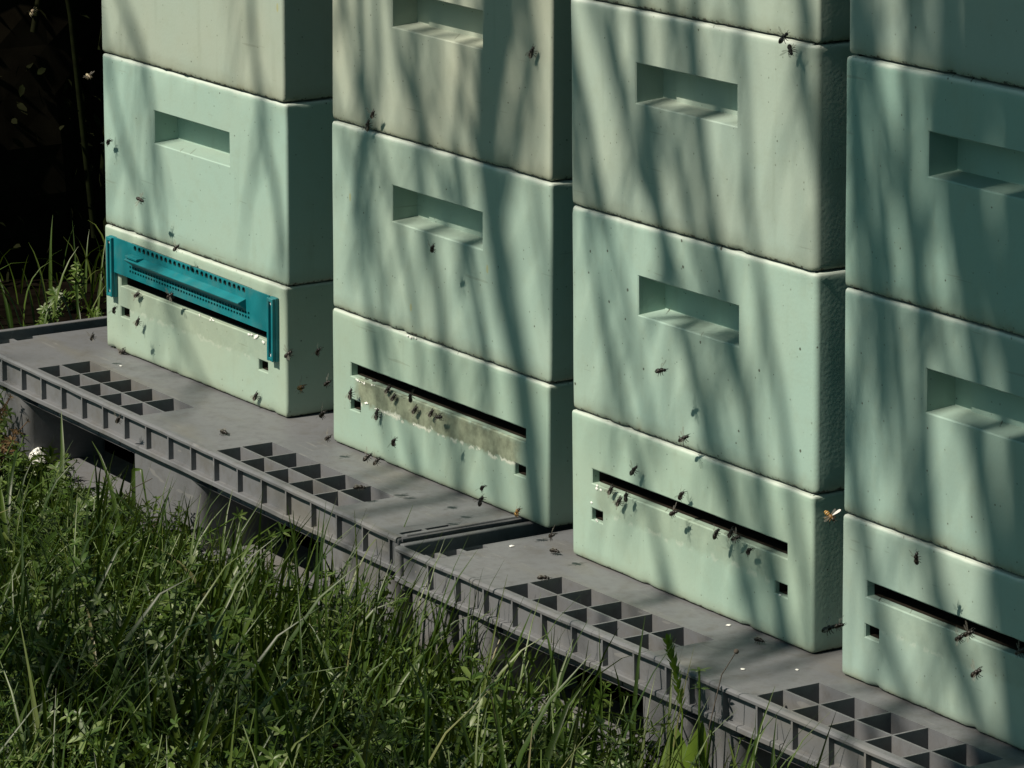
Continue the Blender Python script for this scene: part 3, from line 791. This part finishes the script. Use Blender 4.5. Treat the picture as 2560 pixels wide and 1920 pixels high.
stalk('cleavers_stem', [p2w(0.385, -0.04, -0.15), p2w(0.376, -0.035, -0.06), p2w(0.371, -0.03, 0.0), p2w(0.370, -0.03, 0.024)], .0019, 'weed', 'dark cleavers stem topped by a star of leaves, rising past the right pallet edge', 'cleavers', [(.72, .012), (.98, .0125)], CL, seed=4)
stalk('thin_stalk', [p2w(0.40, -0.05, -0.15), p2w(0.396, -0.035, -0.03), p2w(0.400, -0.022, 0.025), p2w(0.421, -0.018, 0.055)], .0008, 'bark', 'thin dark stalk with a round seed head, rising over the right pallet deck', 'stalk', ball=.0028)
stalk('thin_stalk', [(0.36, -0.05, g1), (0.42, -0.045, -0.115), (0.47, -0.040, -0.075), (0.505, -0.03, -0.055)], .0009, 'bark', 'thin dark stalk crossing the middle foot of the left pallet', 'stalk')
# spike of green seed and broad leaf
def spike():
    s = Soup(); rg = random.Random(8)
    pts = [Vector(p2w(0.352, -0.045, -0.15)), Vector(p2w(0.346, -0.035, -0.03)), Vector(p2w(0.326, -0.03, 0.012)), Vector(p2w(0.309, -0.028, 0.040))]
    s.stem(pts, .0012, .0006, 5)
    for i in range(46):
        t = 1.15 + 1.8 * i / 45; k = min(2, int(t)); c = pts[k].lerp(pts[k + 1], min(1, t - k))
        ax = (pts[k + 1] - pts[k]).normalized(); a = ax.orthogonal(); b = ax.cross(a); th = i * 2.4
        s.leaf(c, ax * 1.3 + (a * math.cos(th) + b * math.sin(th)) * .8, ax, .013, .0050, -.1)
    return s
single('grass_spike', spike(), 'bright', 'green grass seed spike standing at the cell group of the right pallet', 'grass spike')
def broad():
    s = Soup()
    for (bx_, by_, tx, tz, w, L) in ((0.362, -0.055, -0.026, 0.104, 0.046, 1), (0.368, -0.05, 0.010, 0.118, 0.036, 1), (0.362, -0.06, -0.055, 0.060, 0.032, 1)):
        b = Vector(p2w(bx_, by_, -0.150)); d = Vector((tx, 0.012, tz)); n0 = len(s.v)
        side = Vector((0.75, 0.6, 0)).normalized(); nr = d.cross(side).normalized()
        N = 8
        for i in range(N + 1):
            t = i / N; ww = w * math.sin(math.pi * min(1, 0.06 + t * .94)) ** .75 * (1 - .25 * t)
            c = b + d * t + nr * (.012 * t * t)
            s.v += [c - side * ww / 2 + nr * ww * .12, c, c + side * ww / 2 + nr * ww * .12]
        for i in range(N):
            k = n0 + 3 * i; s.f += [(k, k + 1, k + 4, k + 3), (k + 1, k + 2, k + 5, k + 4)]
    return s
single('broad_leaf_plant', broad(), 'bright', 'bright yellow green broad leaves backlit at the front edge of the right pallet', 'broad leaf plant')
def rusty(cx, cy, n, hgt, seed):
    s = Soup(); rg = random.Random(seed)
    for _ in range(n):
        x, y = cx + rg.gauss(0, .022), cy + rg.gauss(0, .015)
        s.whorl_plant((x, y, ground_z(x, y) - .004), hgt * rg.uniform(.5, 1.1), rg.uniform(0, 6.28), rg.uniform(.2, 1.0), rg, .010, 5, 6)
    return s
single('withered_weed', rusty(0.030, -0.055, 20, 0.135, 4), 'rust', 'rust brown withered weed at the left picture edge below the pallet', 'withered weed', 'rust brown withered weeds')
single('withered_weed', rusty(0.47, -0.03, 9, 0.05, 5), 'rust', 'small brown withered weed at the base of the left pallet middle foot', 'withered weed', 'rust brown withered weeds')

# dark hedge beyond the left end
def make_hedge():
    root = empty('hedge', Matrix.Translation((-1.6, 1.8, ground_z(-1.6, 1.8))))
    tag(root, 'almost black shaded hedge standing behind the left end of the pallets', 'hedge')
    rg = random.Random(3)
    bm = bmesh.new()
    nY, nZ = 40, 30
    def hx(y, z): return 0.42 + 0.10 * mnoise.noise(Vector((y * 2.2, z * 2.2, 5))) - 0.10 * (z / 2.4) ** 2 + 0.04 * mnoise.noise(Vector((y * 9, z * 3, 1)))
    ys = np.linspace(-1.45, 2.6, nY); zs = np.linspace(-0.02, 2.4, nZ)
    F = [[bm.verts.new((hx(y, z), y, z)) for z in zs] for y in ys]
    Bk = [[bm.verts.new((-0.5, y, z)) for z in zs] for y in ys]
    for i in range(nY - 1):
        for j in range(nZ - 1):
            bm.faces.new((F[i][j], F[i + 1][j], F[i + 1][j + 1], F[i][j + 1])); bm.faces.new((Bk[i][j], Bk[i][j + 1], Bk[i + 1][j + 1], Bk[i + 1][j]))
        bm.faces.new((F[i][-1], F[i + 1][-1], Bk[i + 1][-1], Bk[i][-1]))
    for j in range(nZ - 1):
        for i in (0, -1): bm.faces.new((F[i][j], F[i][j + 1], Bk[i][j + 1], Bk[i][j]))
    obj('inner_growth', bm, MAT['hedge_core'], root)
    s = Soup()
    for _ in range(7000):
        y = rg.uniform(-1.5, 2.6); z = rg.uniform(0, 2.45)
        x = hx(y, z) + rg.uniform(-.03, .07)
        d = Vector((rg.uniform(-.3, 1), rg.uniform(-1, 1), rg.uniform(-1.4, .4)))
        s.leaf(Vector((x, y, z)), d, Vector((rg.uniform(-1, 1), rg.uniform(-1, 1), 1)), rg.uniform(.015, .04), rg.uniform(.006, .014), .2)
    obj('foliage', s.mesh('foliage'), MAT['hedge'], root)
    s = Soup()
    for _ in range(60):
        y = rg.uniform(-1.4, 2.5); z = rg.uniform(0, .6); x = hx(y, z) + .02
        s.stem([(x, y, z), (x + rg.uniform(0, .05), y + rg.uniform(-.1, .1), z + .4), (x, y + rg.uniform(-.15, .15), z + 1.0), (x, y + rg.uniform(-.2, .2), z + 1.6)], .006, .003)
    obj('stems', s.mesh('stems'), MAT['hedge'], root)
make_hedge()

# ------------------------------------------------------------------ tree whose hanging branches dapple the hives (out of the picture, front left)
HANG = [
 (1,0.024,[(0.382, 0.626), (0.365, 0.54), (0.358, 0.455), (0.376, 0.356), (0.399, 0.269), (0.44, 0.174), (0.46, 0.074)]),
 (1,0.008,[(0.187, 0.601), (0.195, 0.516), (0.207, 0.414), (0.218, 0.375)]),
 (1,0.01,[(0.068, 0.586), (0.075, 0.517), (0.083, 0.435), (0.065, 0.361)]),
 (1,0.012,[(0.215, 0.38), (0.234, 0.296), (0.255, 0.241), (0.271, 0.15), (0.292, 0.06)]),
 (1,0.008,[(0.094, 0.396), (0.084, 0.335), (0.081, 0.256), (0.092, 0.186)]),
 (1,0.014,[(0.445, 0.634), (0.456, 0.58), (0.427, 0.499), (0.398, 0.393)]),
 (1,0.007,[(0.291, 0.614), (0.306, 0.549), (0.291, 0.444), (0.317, 0.345)]),
 (2,0.011,[(0.053, 0.67), (0.102, 0.595), (0.14, 0.526), (0.178, 0.462), (0.211, 0.393)]),
 (2,0.01,[(0.218, 0.687), (0.253, 0.634), (0.264, 0.563), (0.291, 0.479), (0.319, 0.41)]),
 (2,0.009,[(0.012, 0.595), (0.041, 0.529), (0.06, 0.455)]),
 (2,0.012,[(0.19, 0.44), (0.216, 0.372), (0.253, 0.294), (0.291, 0.215), (0.333, 0.139), (0.356, 0.08)]),
 (2,0.011,[(0.30, 0.43), (0.319, 0.369), (0.355, 0.291), (0.378, 0.212), (0.41, 0.124), (0.437, 0.046)]),
 (2,0.01,[(0.468, 0.714), (0.476, 0.685), (0.472, 0.668)]),
 (0,0.006,[(0.06, 0.505), (0.095, 0.471), (0.123, 0.436), (0.144, 0.368), (0.154, 0.285), (0.167, 0.216)]),
 (0,0.006,[(0.038, 0.352), (0.069, 0.291), (0.113, 0.233), (0.143, 0.152), (0.199, 0.084)]),
 (0,0.007,[(0.431, 0.42), (0.442, 0.369), (0.47, 0.311), (0.481, 0.251)]),
 (3,0.012,[(0.13, 0.74), (0.139, 0.675), (0.152, 0.602), (0.146, 0.525)]),
 (3,0.02,[(0.222, 0.75), (0.232, 0.659), (0.227, 0.556), (0.252, 0.457)]),
 (3,0.022,[(0.274, 0.755), (0.28, 0.665), (0.286, 0.565), (0.285, 0.472)]),
 (3,0.01,[(0.029, 0.527), (0.046, 0.461), (0.06, 0.385), (0.073, 0.308)]),
 (3,0.01,[(0.088, 0.429), (0.105, 0.354), (0.115, 0.277), (0.124, 0.2)]),
 (3,0.018,[(0.20, 0.55), (0.206, 0.468), (0.231, 0.378), (0.241, 0.284), (0.266, 0.193), (0.283, 0.1)]),
 (3,0.012,[(0.145, 0.28), (0.156, 0.202), (0.17, 0.121), (0.198, 0.079), (0.239, 0.02)]),
 (3,0.010,[(0.068, 0.082), (0.094, 0.042), (0.119, -0.002)]),
 (3,0.02,[(0.285, 0.45), (0.292, 0.342), (0.298, 0.248), (0.305, 0.154), (0.307, 0.058)]),
 (3,0.008,[(0.022, 0.427), (0.031, 0.37), (0.024, 0.308)]),
 (3,0.014,[(0.171, 0.651), (0.181, 0.549), (0.198, 0.486)]),
 (1,0.006,[(0.02,0.62),(0.05,0.5),(0.12,0.4),(0.17,0.3),(0.20,0.2)]),
 (1,0.007,[(0.13,0.66),(0.16,0.52),(0.24,0.42),(0.32,0.32),(0.36,0.2)]),
 (1,0.006,[(0.25,0.62),(0.24,0.5),(0.29,0.4),(0.30,0.3),(0.35,0.18),(0.37,0.08)]),
 (1,0.005,[(0.03,0.4),(0.10,0.3),(0.13,0.18),(0.18,0.05)]),
 (1,0.006,[(0.40,0.62),(0.47,0.52),(0.46,0.4),(0.49,0.3)]),
 (2,0.006,[(0.0,0.52),(0.05,0.44),(0.09,0.36),(0.14,0.28),(0.17,0.2)]),
 (2,0.007,[(0.15,0.66),(0.17,0.58),(0.24,0.48),(0.27,0.40),(0.33,0.30)]),
 (2,0.005,[(0.09,0.66),(0.12,0.58),(0.15,0.48),(0.22,0.40)]),
 (2,0.007,[(0.40,0.36),(0.43,0.28),(0.455,0.18),(0.48,0.08)]),
 (2,0.006,[(0.07,0.30),(0.12,0.2),(0.17,0.1),(0.20,0.02)]),
 (2,0.006,[(0.30,0.28),(0.34,0.18),(0.40,0.09),(0.43,0.01)]),
 (3,0.008,[(0.05,0.64),(0.10,0.54),(0.14,0.44),(0.20,0.34)]),
 (3,0.008,[(0.10,0.30),(0.14,0.2),(0.20,0.1),(0.25,0.02)]),
 (3,0.036,[(0.305, 0.76), (0.31, 0.65), (0.305, 0.56), (0.315, 0.46)]),
 (3,0.026,[(0.325, 0.42), (0.33, 0.3), (0.325, 0.2), (0.335, 0.08)]),
 (3,0.016,[(0.34, 0.55), (0.33, 0.45), (0.34, 0.36), (0.33, 0.28)]),
]
def make_tree():
    root = empty('weeping_tree', Matrix.Translation((-2.3, -4.4, ground_z(-2.3, -4.4))))
    tag(root, 'tree with long hanging branches, rooted in front of the left end of the row', 'tree')
    inv = root.matrix_world.inverted()
    rg = random.Random(9)
    limbY = lambda x: -3.75 + 0.10 * math.sin(x * 2)
    limbZ = lambda x: 6.4 + 0.12 * math.sin(x * 1.7 + 1)
    bm = bmesh.new()
    tp = [(-2.3, -4.4, -0.25), (-2.32, -4.42, 0.8), (-2.26, -4.4, 2.6), (-2.24, -4.38, 4.6), (-2.22, -4.36, 6.2), (-2.15, limbY(-2.15), limbZ(-2.15))]
    tube(bm, [inv @ Vector(p) for p in tp], [0.13, 0.10, 0.085, 0.075, 0.065, 0.055], 12)
    obj('trunk', bm, MAT['bark'], root, True)
    bm = bmesh.new()
    xs = np.linspace(-2.15, 2.2, 28)
    tube(bm, [inv @ Vector((x, limbY(x), limbZ(x))) for x in xs], list(np.linspace(0.055, 0.02, 28)), 8)
    obj('limb', bm, MAT['bark'], root, True)
    for n, (k, r, pts) in enumerate(HANG):
        M = stack_matrix(k)
        s0 = 3.0 + 1.5 * rg.random() if r < 0.015 else 4.0 + rg.random()
        P0 = [Vector((u, 0, z)) for u, z in pts]
        d = (P0[0] - P0[1]).normalized(); d = (d + Vector((0, 0, .6))).normalized()
        top = []
        p = P0[0]
        while p.z < 1.30:
            p = p + d * 0.12; top.insert(0, p.copy()); d = (d + Vector((rg.uniform(-.12, .12), 0, .12))).normalized()
        allp = top + P0
        ext = (P0[-1] - P0[-2]).normalized()
        allp.append(P0[-1] + ext * 0.06)
        if P0[-1].z < 0.2: allp.append(P0[-1] + ext * 0.32 + Vector((rg.uniform(-.05, .05), 0, 0)))
        W3 = []
        for i, q in enumerate(allp):
            s = s0 + 0.15 * math.sin(i * .9 + n)
            W3.append(M @ q + SUN * s)
        t0 = W3[0]
        lx = max(-2.0, min(2.15, t0.x + rg.uniform(-.2, .1)))
        head = [Vector((lx, limbY(lx), limbZ(lx))), Vector((lx * .6 + t0.x * .4, limbY(lx) * .6 + t0.y * .4, (limbZ(lx) + t0.z) / 2 + .08))]
        path = head + W3
        wide = 1.0 if r > 0.023 else 0.0
        rr = [r * (1.15 + wide * max(0, 1 - max(0, i - len(head) - len(top)) / 3.0)) * (1 - .12 * i / len(path)) for i in range(len(path))]; rr[-1] = r * .45
        bm = bmesh.new(); tube(bm, [inv @ q for q in path], rr, 8)
        # side twigs
        for i in range(3, len(path) - 1):
            for _ in range(2):
                b0 = path[i].lerp(path[i + 1], rg.random()); a = rg.uniform(0, 6.28); L = rg.uniform(.06, .20)
                e = b0 + Vector((math.cos(a) * .45, math.sin(a) * .45, -.85)) * L
                tube(bm, [inv @ b0, inv @ (b0.lerp(e, .5) + Vector((0, 0, .01))), inv @ e], [.0036, .0032, .0020], 4, False)
        obj('hanging_branch', bm, MAT['bark'], root, True)
    # low leafy bough whose shade falls on the grass in front
    bm = bmesh.new()
    bp = [Vector((-2.24 + 3.9 * t, -4.36 + .74 * t + .06 * math.sin(7 * t), 4.05 - .3 * t + .1 * math.sin(5 * t))) for t in np.linspace(0, 1, 14)]
    tube(bm, [inv @ p for p in bp], list(np.linspace(.035, .010, 14)), 8)
    obj('limb', bm, MAT['bark'], root, True)
    s = Soup()
    for _ in range(95):
        p0 = bp[rg.randint(5, 13)] + Vector((rg.gauss(0, .08), 0, 0)); p1 = p0 + Vector((rg.gauss(0, .18), rg.gauss(.05, .2), rg.gauss(-.05, .14)))
        s.stem([inv @ p0, inv @ p0.lerp(p1, .5), inv @ p1], .004, .002)
        for i in range(9):
            p = (inv @ p0).lerp(inv @ p1, rg.uniform(.2, 1)) + Vector((rg.gauss(0, .03), rg.gauss(0, .03), rg.gauss(0, .03)))
            s.leaf(p, Vector((rg.uniform(-1, 1), rg.uniform(-1, 1), -.8)), Vector((rg.uniform(-1, 1), rg.uniform(-1, 1), 1)), rg.uniform(.06, .10), rg.uniform(.020, .034), .2)
    obj('leafy_twigs', s.mesh('leafy_twigs'), MAT['canopy'], root)
make_tree()

# unseen leafy trees, added to keep the sky off the shaded sides
def sky_block_tree(x, y, trunk_h, cx, cy, cz, rx, ry, rz, n, label, seed, keep):
    g = ground_z(x, y); root = empty('sky_block_tree', Matrix.Translation((x, y, g)))
    tag(root, label, 'tree'); inv = Vector((x, y, g)); rg = random.Random(seed)
    bm = bmesh.new()
    tube(bm, [(0, 0, -.1), (.05, .03, trunk_h * .4), (.0, .06, trunk_h * .8), ((cx - x) * .3, (cy - y) * .3, trunk_h)], [.24, .18, .14, .11], 12)
    for i in range(9):
        a = i * 2.4; e = Vector((cx, cy, cz)) - inv + Vector((math.cos(a) * rx * .7, math.sin(a) * ry * .7, rg.uniform(-.3, .6) * rz))
        s0 = Vector(((cx - x) * .25, (cy - y) * .25, trunk_h * rg.uniform(.75, 1)))
        tube(bm, [s0, s0.lerp(e, .5) + Vector((0, 0, .2)), e], [.07, .04, .015], 6)
    obj('trunk', bm, MAT['bark'], root, True)
    s = Soup(); k = 0
    while k < n:
        p = Vector((rg.uniform(-1, 1), rg.uniform(-1, 1), rg.uniform(-1, 1)))
        q = Vector((cx + p.x * rx, cy + p.y * ry, cz + p.z * rz))
        if not 0.25 < p.length < 1 + .15 * mnoise.noise(q) or not keep(q): continue
        d = Vector((rg.uniform(-1, 1), rg.uniform(-1, 1), rg.uniform(-1, .3)))
        s.leaf(q - inv, d, Vector((rg.uniform(-1, 1), rg.uniform(-1, 1), 1)), rg.uniform(.16, .34), rg.uniform(.10, .20), .2); k += 1
    obj('crown', s.mesh('crown'), MAT['canopy'], root)
sky_block_tree(1.2, 4.2, 3.0, 1.0, 4.0, 4.6, 5.5, 3.3, 3.4, 5200, 'unseen leafy tree added behind the row of hives to block sky light', 31, lambda q: q.z > 1.4 and q.y > 0.9)
sky_block_tree(8.6, 0.2, 2.4, 8.4, 0.2, 3.9, 3.0, 4.6, 3.7, 4200, 'unseen leafy tree added at the right end of the row to block sky light', 32, lambda q: q.x > 5.6)

# ------------------------------------------------------------------ honeybees (u, z on the hive front; or x, y on a pallet deck)
BEES = [
 (0,0.258,0.194,0.03,43,'f','honeybee hovering at the seam just above the teal entrance gate'),
 (0,0.129,0.086,0.057,47,'f','honeybee flying at the left vent hole below the teal gate'),
 (0,0.110,0.059,0.01,56,'c','dark honeybee crawling below the left part of the teal gate'),
 (0,0.102,0.096,0.006,29,'c','small honeybee crawling on the sill under the left end of the teal gate'),
 (0,0.221,0.119,0.02,36,'f','honeybee with pale wings landing on the slot sill under the middle of the teal gate'),
 (0,0.052,0.004,0.004,18,'c','honeybee at the bottom front edge of the leftmost hive'),
 (0,0.187,0.251,0.045,-12,'f','honeybee flying before the second box of the leftmost stack, below its handle'),
 (1,0.380,0.230,0.25,43,'f','honeybee flying in the shaded gap right of the teal gate, nearest the second stack'),
 (0,0.501,0.090,0.0,39,'f','honeybee flying at the right corner edge of the leftmost hive floor'),
 (0,0.425,0.017,0.006,51,'c','honeybee crawling low on the leftmost hive floor below its right vent hole'),
 (0,0.093,0.042,0.073,51,'f','honeybee flying left of the leftmost hive above the bare pallet deck'),
 (0,0.378,0.001,0.19,43,'f','honeybee flying before the front ribs of the left pallet'),
 (0,0.036,0.304,0.01,32,'f','honeybee at the left edge of the second box in the leftmost stack'),
 (1,0.070,0.028,0.05,29,'f','honeybee flying over the deck at the bottom left corner of the second hive'),
 (1,0.472,0.181,0.3,36,'f','pale honeybee low in the gap between the first and second hives'),
 (1,0.457,0.212,0.32,18,'f','amber honeybee flying by the shaded side of the leftmost hive floor'),
 (1,0.400,0.196,0.25,32,'f','dark honeybee in the shaded gap level with the slot of the second hive'),
 (1,0.121,0.451,0.012,51,'f','small honeybee just above the lower left seam of the second stack top box'),
 (1,0.103,0.434,0.008,75,'c','honeybee at the seam near the left corner of the second stack middle box'),
 (1,0.465,0.576,0.006,62,'c','honeybee on the sunlit right part of the second stack top box'),
 (1,0.304,0.316,0.041,47,'f','honeybee hovering below the handle of the second stack middle box'),
 (1,0.064,0.079,0.012,75,'c','honeybee at the left end of the second hive slot, above the left vent hole'),
 (1,0.141,0.100,0.004,43,'c','uppermost honeybee on the stained sill of the second hive'),
 (1,0.156,0.093,0.005,47,'c','honeybee on the stained sill below the uppermost bee there'),
 (1,0.304,0.134,0.073,68,'f','honeybee with a pale lit wing at the slot of the second hive'),
 (1,0.208,0.088,0.006,47,'c','honeybee on the middle of the stained sill of the second hive, wings folded'),
 (1,0.118,0.063,0.006,75,'c','honeybee right of the left vent hole of the second hive'),
 (1,0.246,0.092,0.006,51,'c','honeybee on the stained sill touching a level bee at its right'),
 (1,0.273,0.094,0.012,12,'c','honeybee lying level on the stained sill of the second hive'),
 (1,0.343,0.093,0.122,47,'f','honeybee flying alone low before the second hive floor'),
 (1,0.264,0.055,0.111,43,'f','left one of two honeybees at the bottom edge of the second hive'),
 (1,0.281,0.053,0.108,47,'f','right one of two honeybees at the bottom edge of the second hive'),
 (1,0.039,0.101,-0.015,29,'c','honeybee deep in the left corner of the second hive slot'),
 (1,0.071,0.096,-0.006,18,'c','brown honeybee walking out of the second hive slot'),
 (1,0.086,0.096,-0.008,23,'c','brown honeybee in the second hive slot right of a brown bee walking out'),
 (1,0.438,0.048,0.056,32,'f','honeybee flying at the lower right of the second hive floor'),
 (1,0.480,0.046,0.086,62,'f','honeybee at the bottom edge of the second hive under another flying bee'),
 (1,0.521,0.038,0.061,51,'f','yellowish sunlit honeybee at the lower right edge of the second hive'),
 (2,0.037,0.040,0.051,23,'f','honeybee with bright white wings over the deck between second and third hives'),
 (2,0.264,0.281,0.045,15,'f','honeybee flying before the middle of the third stack lower box'),
 (2,0.272,0.201,0.02,32,'f','honeybee near the bottom seam of the third stack lower box'),
 (2,0.155,0.138,0.012,51,'f','honeybee above the slot of the third hive floor, toward its left'),
 (2,0.255,0.130,0.012,47,'f','honeybee at the top edge of the third hive slot near its middle'),
 (2,0.096,0.101,0.006,51,'c','honeybee under the left end of the third hive slot'),
 (2,0.117,0.092,0.008,51,'c','left one of a clustered pair of honeybees below the third hive slot'),
 (2,0.139,0.103,0.012,62,'f','right one of a clustered pair of honeybees below the third hive slot'),
 (2,0.251,0.110,0.02,26,'f','honeybee with spread wings on the sill at the middle of the third hive'),
 (2,0.338,0.105,0.02,62,'f','honeybee with bent wings on the sill right of the third hive middle'),
 (2,0.345,0.105,0.005,51,'c','upper of two honeybees on the sill by the right end of the third hive slot'),
 (2,0.365,0.105,0.012,26,'f','lower of two honeybees on the sill by the right end of the third hive slot'),
 (2,0.391,0.096,0.012,36,'f','honeybee flying below the right end of the third hive slot'),
 (3,0.405,0.310,0.3,-33,'f','golden sunlit honeybee in the gap between the third and fourth hives'),
 (3,0.332,0.174,0.25,29,'f','dark honeybee low in the gap between the third and fourth hives'),
 (3,0.279,0.156,0.2,23,'f','dark honeybee low in the gap, touching the fourth hive edge'),
 (2,0.466,0.676,0.02,51,'f','honeybee at the seam near the top right of the third stack'),
 (2,0.472,0.664,0.015,-40,'f','honeybee below the seam near the top right of the third stack'),
 (3,0.209,0.186,0.055,75,'f','honeybee above the slot of the rightmost hive floor'),
 (3,0.372,0.154,0.123,32,'f','lower one of two honeybees flying in line under the rightmost hive slot'),
 (3,0.375,0.158,0.114,29,'f','upper one of two honeybees flying in line under the rightmost hive slot'),
 (3,0.385,0.120,0.112,36,'f','honeybee flying alone low before the rightmost hive floor'),
 (3,0.322,0.109,0.01,32,'f','honeybee at the right picture edge below the rightmost hive slot'),
 (-1,0.919,0.042,0.02,60,'d','honeybee over the second cell group of the left pallet'),
 (-1,0.541,0.058,0.004,5,'d','dead honeybee lying on the left pallet between its two cell groups'),
 (-2,-0.177,0.139,0.005,20,'d','honeybee standing on the deck left of the third hive'),
 (-2,-0.076,0.059,0.008,50,'d','honeybee standing at the corner of the first cell group of the right pallet'),
 (-2,0.263,0.124,0.005,10,'d','dark honeybee on the deck at the bottom edge of the third hive'),
 (0,-0.689,0.262,-0.35,-16,'f','pale sunlit honeybee flying in front of the dark hedge near the leftmost stack'),
 (0,-1.165,0.291,-0.5,36,'f','large pale sunlit honeybee high in front of the dark hedge'),
 (0,-1.410,-0.095,-0.6,32,'f','sunlit honeybee flying low in front of the dark hedge'),
]
def bee_meshes():
    bm = bmesh.new()
    prof = [(-.0072, 0, -.0006), (-.0066, .0010, -.0005), (-.005, .0020, -.0003), (-.003, .0024, 0), (-.0012, .0020, .0001), (-.0004, .0010, .0002), (.0004, .0017, .0003), (.0018, .0022, .0004), (.003, .0019, .0003), (.0038, .0009, .0001), (.0043, .0014, -.0001), (.0052, .0017, -.0003), (.0062, .0011, -.0006), (.0067, 0, -.0008)]
    lathe_x(bm, prof, 10)
    for sgn in (-1, 1):
        for x0, dx in ((.0030, .0018), (.0015, .0002), (.0002, -.0024)):
            tube(bm, [(x0, sgn * .0012, -.0010), (x0 + dx * .5, sgn * .0034, -.0012), (x0 + dx, sgn * .0044, -.0034)], [.00042, .00036, .00022], 5)
        tube(bm, [(.0064, sgn * .0005, -.0003), (.0082, sgn * .0014, .0002), (.0094, sgn * .0018, -.0008)], [.00022, .0002, .00018], 4)
    body = bpy.data.meshes.new('honeybee')
    bmesh.ops.recalc_face_normals(bm, faces=bm.faces); bm.to_mesh(body); bm.free(); body.shade_smooth()
    wings = {}
    for mode, ang, up in (('f', 78, .35), ('c', 158, .10)):
        for sgn in (-1, 1):
            bm = bmesh.new()
            for (L, wd, root, da) in ((.0096, .0033, (.0020, sgn * .0012, .0017), 0), (.0066, .0026, (.0008, sgn * .0013, .0016), 22)):
                a = R(ang + da); d = Vector((math.cos(a), sgn * math.sin(a), up)).normalized(); sd = Vector((math.sin(a), -sgn * math.cos(a), 0))
                ring = []
                for k in range(12):
                    t = 2 * math.pi * k / 12; l = (1 - math.cos(t)) / 2
                    ring.append(bm.verts.new(Vector(root) + d * (L * l) + sd * (wd * .5 * math.sin(t) * (0.35 + .75 * l))))
                bm.faces.new(ring)
            me = bpy.data.meshes.new('wing'); bm.to_mesh(me); bm.free(); wings[mode, sgn] = me
    return body, wings
bee_body, bee_wings = bee_meshes()
bodies = {}
for nm in ('bee', 'bee_gold', 'bee_sunlit'):
    b = bee_body.copy(); b.materials.append(MAT[nm]); bodies[nm] = b
for m_ in bee_wings.values(): m_.materials.append(MAT['wing'])
def place_bees():
    rg = random.Random(77)
    for (k, u, z, off, ang, mode, label) in BEES:
        kind = 'bee_gold' if ('golden' in label or 'amber' in label or 'yellowish' in label) else 'bee_sunlit' if 'pale sunlit' in label else 'bee'
        o = bpy.data.objects.new('honeybee', bodies[kind]); C.objects.link(o)
        a = R(ang)
        if k >= 0:
            M = stack_matrix(k) @ Matrix.Translation((u, -off, z))
            fwd = Vector((math.cos(a), 0, math.sin(a))); nrm = Vector((0, -1, 0))
            if mode == 'f':
                nrm = (nrm * rg.uniform(.3, 1) + Vector((rg.uniform(-.6, .6), 0, rg.uniform(.2, 1)))).normalized()
                fwd = (fwd + Vector((0, rg.uniform(-.35, .35), 0))).normalized()
        else:
            M = (M1 if k == -1 else M2) @ Matrix.Translation((u, z, off))
            fwd = Vector((math.cos(a), math.sin(a), 0)); nrm = Vector((0, 0, 1))
        yv = nrm.cross(fwd).normalized(); nrm = fwd.cross(yv).normalized()
        Rm = Matrix((fwd, yv, nrm)).transposed().to_4x4()
        sc = rg.uniform(1.02, 1.22) * (1.35 if 'large' in label else 1)
        o.matrix_world = M @ Rm @ Matrix.Scale(sc, 4)
        tag(o, label, 'honeybee', 'honeybees around the hive entrances')
        wm = 'f' if mode == 'f' else 'c'
        for sgn in (-1, 1):
            wg = bpy.data.objects.new('wing', bee_wings[wm, sgn]); C.objects.link(wg); wg.parent = o
place_bees()

# ------------------------------------------------------------------ small litter
def lump(name, loc, size, mat, label, cat, seed, group=None, flat=.5):
    rg = random.Random(seed); bm = bmesh.new()
    bmesh.ops.create_icosphere(bm, subdivisions=2, radius=1)
    for v in bm.verts:
        n = mnoise.noise(v.co * 1.6 + Vector((seed * 3.3, 0, 0)))
        v.co = v.co * (1 + .45 * n); v.co.z *= flat
        v.co *= size
    lo = min(v.co.z for v in bm.verts)
    for v in bm.verts: v.co.z -= lo
    o = obj(name, bm, MAT[mat]); o.location = loc; tag(o, label, cat, group); return o
lump('foam_chunk', (0.052, 0.024, -0.1505), 0.0135, 'foam', 'white foam chunk lying on the runner at the far left under the pallet', 'foam chunk', 1, None, .95)
lump('foam_crumb', (0.083, 0.016, -0.1500), 0.0045, 'foam', 'white foam crumb right beside the foam chunk on the runner', 'foam crumb', 2, 'white foam crumbs')
lump('foam_crumb', (0.272, 0.020, -0.1500), 0.008, 'foam', 'white foam crumb on the runner before the middle foot', 'foam crumb', 3, 'white foam crumbs')
for i, (pl, x, y, lab) in enumerate([(1, 0.133, 0.116, 'white foam crumb on the left pallet behind the first cell group'), (2, 0.1858, 0.1375, 'white foam crumb on the deck at the foot of the third hive'),
        (2, -0.2371, 0.1164, 'white foam crumb on the deck left of the third hive'), (2, 0.3657, 0.1009, 'white foam crumb on the deck left of the rightmost hive'), (2, 0.3317, 0.0538, 'white foam crumb on the deck by the stalk with the seed head')]):
    p = (M1 if pl == 1 else M2) @ Vector((x, y, 0.0001))
    lump('foam_crumb', p, 0.0021 + 0.0004 * (i % 3), 'foam', lab, 'foam crumb', 10 + i, 'white foam crumbs', .3)
